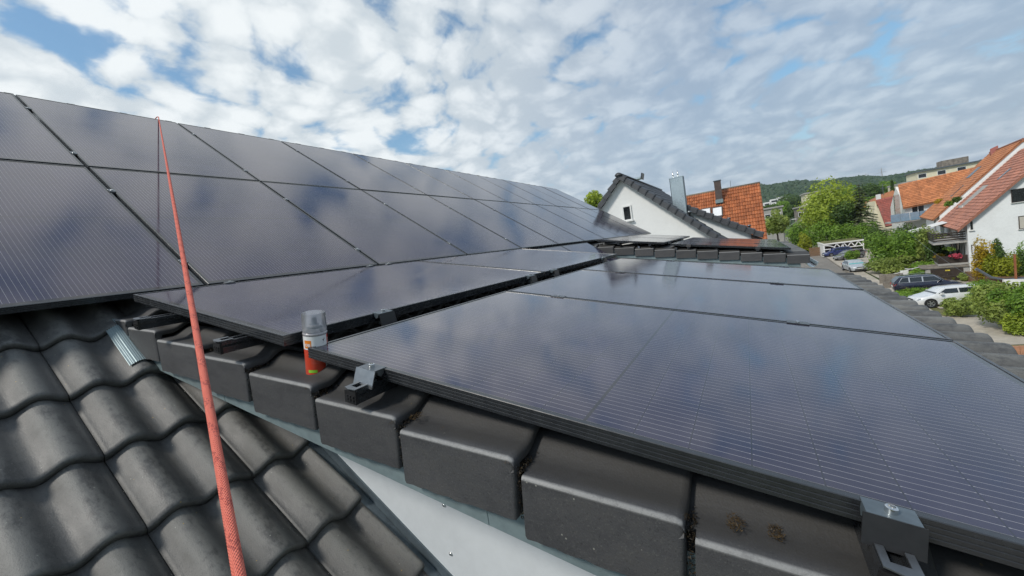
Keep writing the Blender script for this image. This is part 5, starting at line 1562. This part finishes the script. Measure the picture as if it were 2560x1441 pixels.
for i, (px, py, X, w_, h_, mt, lab) in enumerate((
    (1995, 580, 108, 70, 66, F_GREEN, 'leftmost bright green shrub of the roadside hedge, beside the road'),
    (2050, 588, 104, 90, 78, F_GREEN, 'broad green hedge shrub under the lime-green tree'),
    (2105, 592, 101, 80, 70, F_GREEN, 'green hedge shrub above the carport roof'),
    (2150, 585, 99, 80, 66, F_GREEN, 'green hedge shrub under the conifer'),
    (2190, 598, 97, 60, 60, F_DEEP, 'darker hedge shrub at the right end, by the cream house'),
    (2012, 612, 100, 40, 62, F_YELG, 'thin yellow-green climbing shrub left of the plank fence'))):
    shrub(lab, px, py, X, w_, h_, 4200 if w_ > 60 else 2200, .17, mt, 40 + i, 'hedge_shrub', None, HG)
HH = 'shrubs in front of the balcony house'
for i, (px, py, X, w_, h_, mt, lab) in enumerate((
    (2130, 645, 78, 34, 40, F_GREEN, 'small dense green shrub right of the grey car'),
    (2203, 624, 66, 84, 86, F_GREEN, 'round green shrub left in the group before the balcony house'),
    (2262, 596, 70, 76, 62, F_DEEP, 'tall dark reddish-green shrub behind the group before the balcony house'),
    (2282, 620, 63, 92, 104, F_GREEN, 'largest leafy shrub in the middle before the balcony house'),
    (2322, 602, 61, 60, 76, F_OLIVE, 'lighter leafy shrub right before the balcony rail'),
    (2345, 632, 60, 56, 66, F_DEEP, 'dark shrub right of the group, under the balcony'),
    (2228, 656, 62, 120, 26, F_OLIVE, 'low olive ground cover along the driveway before the shrubs'),
    (2322, 660, 59, 80, 24, F_GREEN, 'low green ground cover left of the garage door'),
    (2300, 690, 56, 44, 32, F_GREEN, 'small green bush left of the garage'))):
    shrub(lab, px, py, X, w_, h_, 4600 if w_ > 70 else 2400, .13, mt, 60 + i, 'shrub', None, HH)
TG = 'shrubs on the terrace at the right edge'
for i, (px, py, X, w_, h_, mt, lab) in enumerate((
    (2455, 640, 49, 52, 66, F_YEL, 'golden yellow shrub at the corner of the white house'),
    (2478, 650, 48.6, 36, 60, F_YELG, 'yellow-green shrub between the golden one and the cypress'),
    (2492, 622, 49.5, 38, 84, F_DEEP, 'upright dark cypress shrub against the white wall'),
    (2512, 656, 48.2, 60, 52, F_YELG, 'bright yellow-green layered shrub beside the wooden post'),
    (2540, 626, 50, 70, 44, F_GREEN, 'green shrub behind the wooden post at the right edge'),
    (2560, 652, 48.4, 40, 40, F_DEEP, 'rounded dark shrub right of the wooden post'))):
    shrub(lab, px, py, X, w_, h_, 2600, .085, mt, 80 + i, 'terrace_shrub', None, TG)
BG = 'bushes around the white car'
for i, (px, py, X, w_, h_, mt, nl, sz, lab) in enumerate((
    (2515, 750, 34.0, 150, 92, F_OLIVE, 9000, .085, 'big loose bush hiding the tail of the white car'),
    (2560, 765, 33.0, 110, 116, F_GREEN, 8000, .075, 'dense green bush at the right edge below the white wall'),
    (2400, 760, 37.5, 66, 42, F_OLIVE, 3200, .075, 'low front part of the bush reaching to the white car\'s door'),
    (2470, 722, 40.5, 110, 46, F_GREEN, 3600, .08, 'green hedge behind the white car under the white wall'),
    (2292, 733, 46.0, 110, 26, F_GREEN, 3000, .08, 'low ivy hedge between the white car and the navy SUV'),
    (2420, 700, 52.0, 40, 34, F_OLIVE, 1600, .07, 'small reddish rose bush before the garage wall'),
    (2530, 800, 32.5, 60, 30, F_LIME, 1800, .07, 'low leafy plants at the foot of the big bush'))):
    shrub(lab, px, py, X, w_, h_, nl, sz, mt, 100 + i, 'bush', None, BG)
tree('garden_tree', 'green tree top left of the white gable, behind our ridge', P(1490, 508, 34), 1.5, 1.2, 1.3, 2200, .12, F_LIME, 15)
for i, (px, py, X, mt, lab) in enumerate(((2372, 508, 64.5, F_GREEN, 'plants in the left planter of the red roof terrace'), (2392, 499, 65.5, F_DEEP, 'plants in the right planter of the red roof terrace'), (2348, 504, 80, F_YEL, 'reddish flowers on the orange roof\'s terrace'))):
    shrub(lab, px, py, X, 24, 14, 420, .09, mt, 130 + i, 'planter_plants', .5, 'plants on the roof terraces', P(px, py, X).z - .4)
for i, (px, py, X, mt, lab) in enumerate(((2392, 640, 55.6, pm('pink_flowers', (.50, .06, .10), .7), 'pink flowers on the lower balcony rail'), (2350, 640, 57.5, F_YEL, 'orange flowers on the lower balcony rail'), (2375, 622, 56.2, F_GREEN, 'green balcony plant above the pink flowers'))):
    shrub(lab, px, py, X, 26, 13, 380, .07, mt, 140 + i, 'balcony_flowers', .4, 'flowers on the balcony', P(px, py, X).z - .3)

# ---- wooded hill
AZ = [(-75, 1.0), (-40, 1.2), (-25, 1.7), (-14.2, 2.18), (-9.2, 2.9), (-1.9, 3.95), (3, 3.6), (9, 2.8), (20, 2.0), (45, 1.2), (75, .8)]
def hill_el(az):
    for (a0, e0), (a1, e1) in zip(AZ, AZ[1:]):
        if a0 <= az <= a1: return e0 + (e1 - e0) * (az - a0) / (a1 - a0)
    return .8
R0_, R1_ = 330.0, 950.0
def hill_z(rr, az):
    f = (rr - R0_) / (R1_ - R0_); f = max(0, min(1.15, f)); s_ = f * f * (3 - 2 * min(f, 1)) if f < 1 else 1.0
    top = math.tan(rad(hill_el(az))) * R1_ + HC - 6.5
    return max(0, s_ * top) + 2.0 * math.sin(az * 1.3 + rr * .01) * s_
m = MB(); na, nr = 90, 18; rr = []
for i in range(nr + 1):
    r_ = R0_ + (R1_ + 500 - R0_) * i / nr
    row = []
    for j in range(na + 1):
        az = -75 + 150 * j / na
        row.append((r_ * math.cos(rad(az)), r_ * math.sin(rad(az)), hill_z(r_, az) - .5))
    rr.append(row)
m.rings(rr, False, False)
tag(m.build('hill', M_FIELD, None, True), kind='structure')
# tree crowns of the wood, one mass nobody could count
ico_v = []; ph = (1 + 5 ** .5) / 2
for a in (-1, 1):
    for b in (-ph, ph): ico_v += [(0, a, b), (a, b, 0), (b, 0, a)]
ico_v = np.array(ico_v) / math.sqrt(1 + ph * ph)
D_ = np.linalg.norm(ico_v[:, None] - ico_v[None], axis=2); el_ = D_[D_ > .1].min() * 1.05
ico_f = [(i, j, k) for i in range(12) for j in range(i + 1, 12) for k in range(j + 1, 12) if D_[i, j] < el_ and D_[j, k] < el_ and D_[i, k] < el_]
vv, ff, mids = ico_v.tolist(), [], {}
def mid_v(i, j):
    k = (min(i, j), max(i, j))
    if k not in mids:
        q = (np.array(vv[i]) + np.array(vv[j])); q /= np.linalg.norm(q); vv.append(q.tolist()); mids[k] = len(vv) - 1
    return mids[k]
for (a, b, c) in ico_f:
    if np.dot(np.cross(np.array(vv[b]) - vv[a], np.array(vv[c]) - vv[a]), vv[a]) < 0: b, c = c, b
    ab, bc, ca_ = mid_v(a, b), mid_v(b, c), mid_v(c, a)
    ff += [(a, ab, ca_), (ab, b, bc), (ca_, bc, c), (ab, bc, ca_)]
SV = np.array(vv); SF = np.array(ff)
NT = 9000
g_ = np.random.default_rng(3)
azs = np.where(g_.random(NT) < .62, g_.uniform(-24, 12, NT), g_.uniform(-72, 72, NT)); rs = R0_ + 20 + (R1_ - R0_ + 30) * g_.random(NT) ** .75
sz = g_.uniform(2.6, 4.8, NT)
pos = np.array([(r_ * math.cos(rad(a)), r_ * math.sin(rad(a)), hill_z(r_, a)) for r_, a in zip(rs, azs)])
V = SV[None] * (sz[:, None, None] * np.array([1, 1, 1.15])) * (1 + .14 * g_.normal(size=(NT, len(SV), 1))) + (pos + np.array([0, 0, 1.0]) + np.stack([0 * sz, 0 * sz, sz * .7], 1))[:, None]
Fq = SF[None] + (np.arange(NT) * len(SV))[:, None, None]
me = bpy.data.meshes.new('wood'); me.from_pydata(V.reshape(-1, 3).tolist(), [], Fq.reshape(-1, 3).tolist())
at_ = me.attributes.new('rnd', 'FLOAT', 'FACE'); at_.data.foreach_set('value', np.clip(np.repeat(g_.random(NT), len(SF)) * .7 + .3 * g_.random(NT * len(SF)), 0, 1))
me.materials.append(F_HILL)
tag(put('wooded_hillside', me), 'dark green wood covering the distant hillside', 'wood', kind='stuff')
# pylons on the crest
def pylon(px, py, base, X, label):
    q, b = P(px, py, X), P(px, base, X); H = q.z - b.z
    t = thing('power_pylon', label, 'pylon', T(X, q.y, b.z - 12), 'pylons on the hill crest')
    m = MB(); H += 12
    for sx in (-1, 1):
        for sy_ in (-1, 1): m.path([(sx * 2.2, sy_ * 2.2, 0), (sx * .5, sy_ * .5, H * .7), (0, 0, H)], [.28, .22, .16], 5)
    m.build('mast', M_GREYW, t)
    for k, f in enumerate((.72, .88)):
        m = MB(); m.path([(0, -6.5 + 2 * k, H * f), (0, 0, H * f + .8), (0, 6.5 - 2 * k, H * f)], .22, 5); m.build('cross_arm', M_GREYW, t)
pylon(2203, 419, 447, 900, 'tallest lattice pylon on the hill crest')
pylon(2164, 434, 450, 980, 'left, fainter lattice pylon on the hill crest')
pylon(2240, 433, 446, 1020, 'right, smaller lattice pylon on the hill crest')
c = P(2231, 472, 150)
t = thing('slender_conifer', 'slender dark conifer above the orange roofs', 'tree', T(c.x, c.y, 0)); zt = P(2231, 450, 150).z
m = MB(); m.path([(0, 0, 0), (0, 0, zt)], [.2, .03], 6); m.build('trunk', M_BARK, t)
m = MB()
for i in range(1500):
    f = random.random() ** .8; a = random.uniform(0, 6.28); R_ = 1.5 * (1 - f) + .08
    q = Vector((math.cos(a) * R_, math.sin(a) * R_, 1 + (zt - 1) * f)); dd = Vector((math.cos(a), math.sin(a), -.5)) * .3; sd = Vector((-math.sin(a), math.cos(a), 0)) * .16
    m.poly(q - sd, q + dd, q + sd, q - dd * .5); m.r.append(random.random())
m.build('crown', F_DEEP, t)
# more trees filling the middle distance between the houses and the hill
MG = 'garden trees in the middle distance'
mid_trees = [(1925, 528, 230, 46), (1958, 522, 260, 50), (1985, 530, 200, 40), (2030, 490, 300, 46), (2125, 486, 280, 50), (2160, 480, 300, 46), (2185, 478, 240, 36), (2215, 470, 260, 44), (1975, 505, 330, 60), (1910, 545, 170, 26), (2180, 505, 190, 34)]
desc = ['leftmost garden tree under the hill, right of the orange roof', 'garden tree under the hill above the small street tree', 'garden tree under the hill above the street lamps', 'garden tree showing left above the lime-green tree', 'garden tree showing right above the lime-green tree', 'garden tree showing behind the conifer tip', 'garden tree left of the orange hipped roof', 'garden tree below the slender conifer', 'broad tree group low on the hill above the street lamps', 'dark small tree beside the pale grey building', 'garden tree between conifer and wine-red roof']
for i, (px, py, X, w_) in enumerate(mid_trees):
    c = P(px, py, X); zd = (c - Vector((0, 0, HC))).dot(FW); w = w_ / FPX * zd / 2
    tree('garden_tree', desc[i], c, w, w, w * .95, 2400, .30 + X * .0006, (F_DEEP, F_GREEN, F_DEEP)[i % 3], 200 + i, 'tree', MG, 0, 14)

# ================================================================== summer air between us and the hill
m = MB(); m.box(-250, 1700, -1500, 1500, -1.0, 135)
hz = m.build('haze', None)
mt = bpy.data.materials.new('haze_air'); mt.use_nodes = True; hn = N(mt.node_tree)
vp = hn.new('ShaderNodeVolumePrincipled'); vp.inputs['Density'].default_value = .00011; vp.inputs['Color'].default_value = (.80, .88, 1.0, 1)
ho = hn.new('ShaderNodeOutputMaterial'); hn.link(vp.outputs[0], ho.inputs['Volume'])
hz.data.materials.append(mt)
tag(hz, kind='stuff')
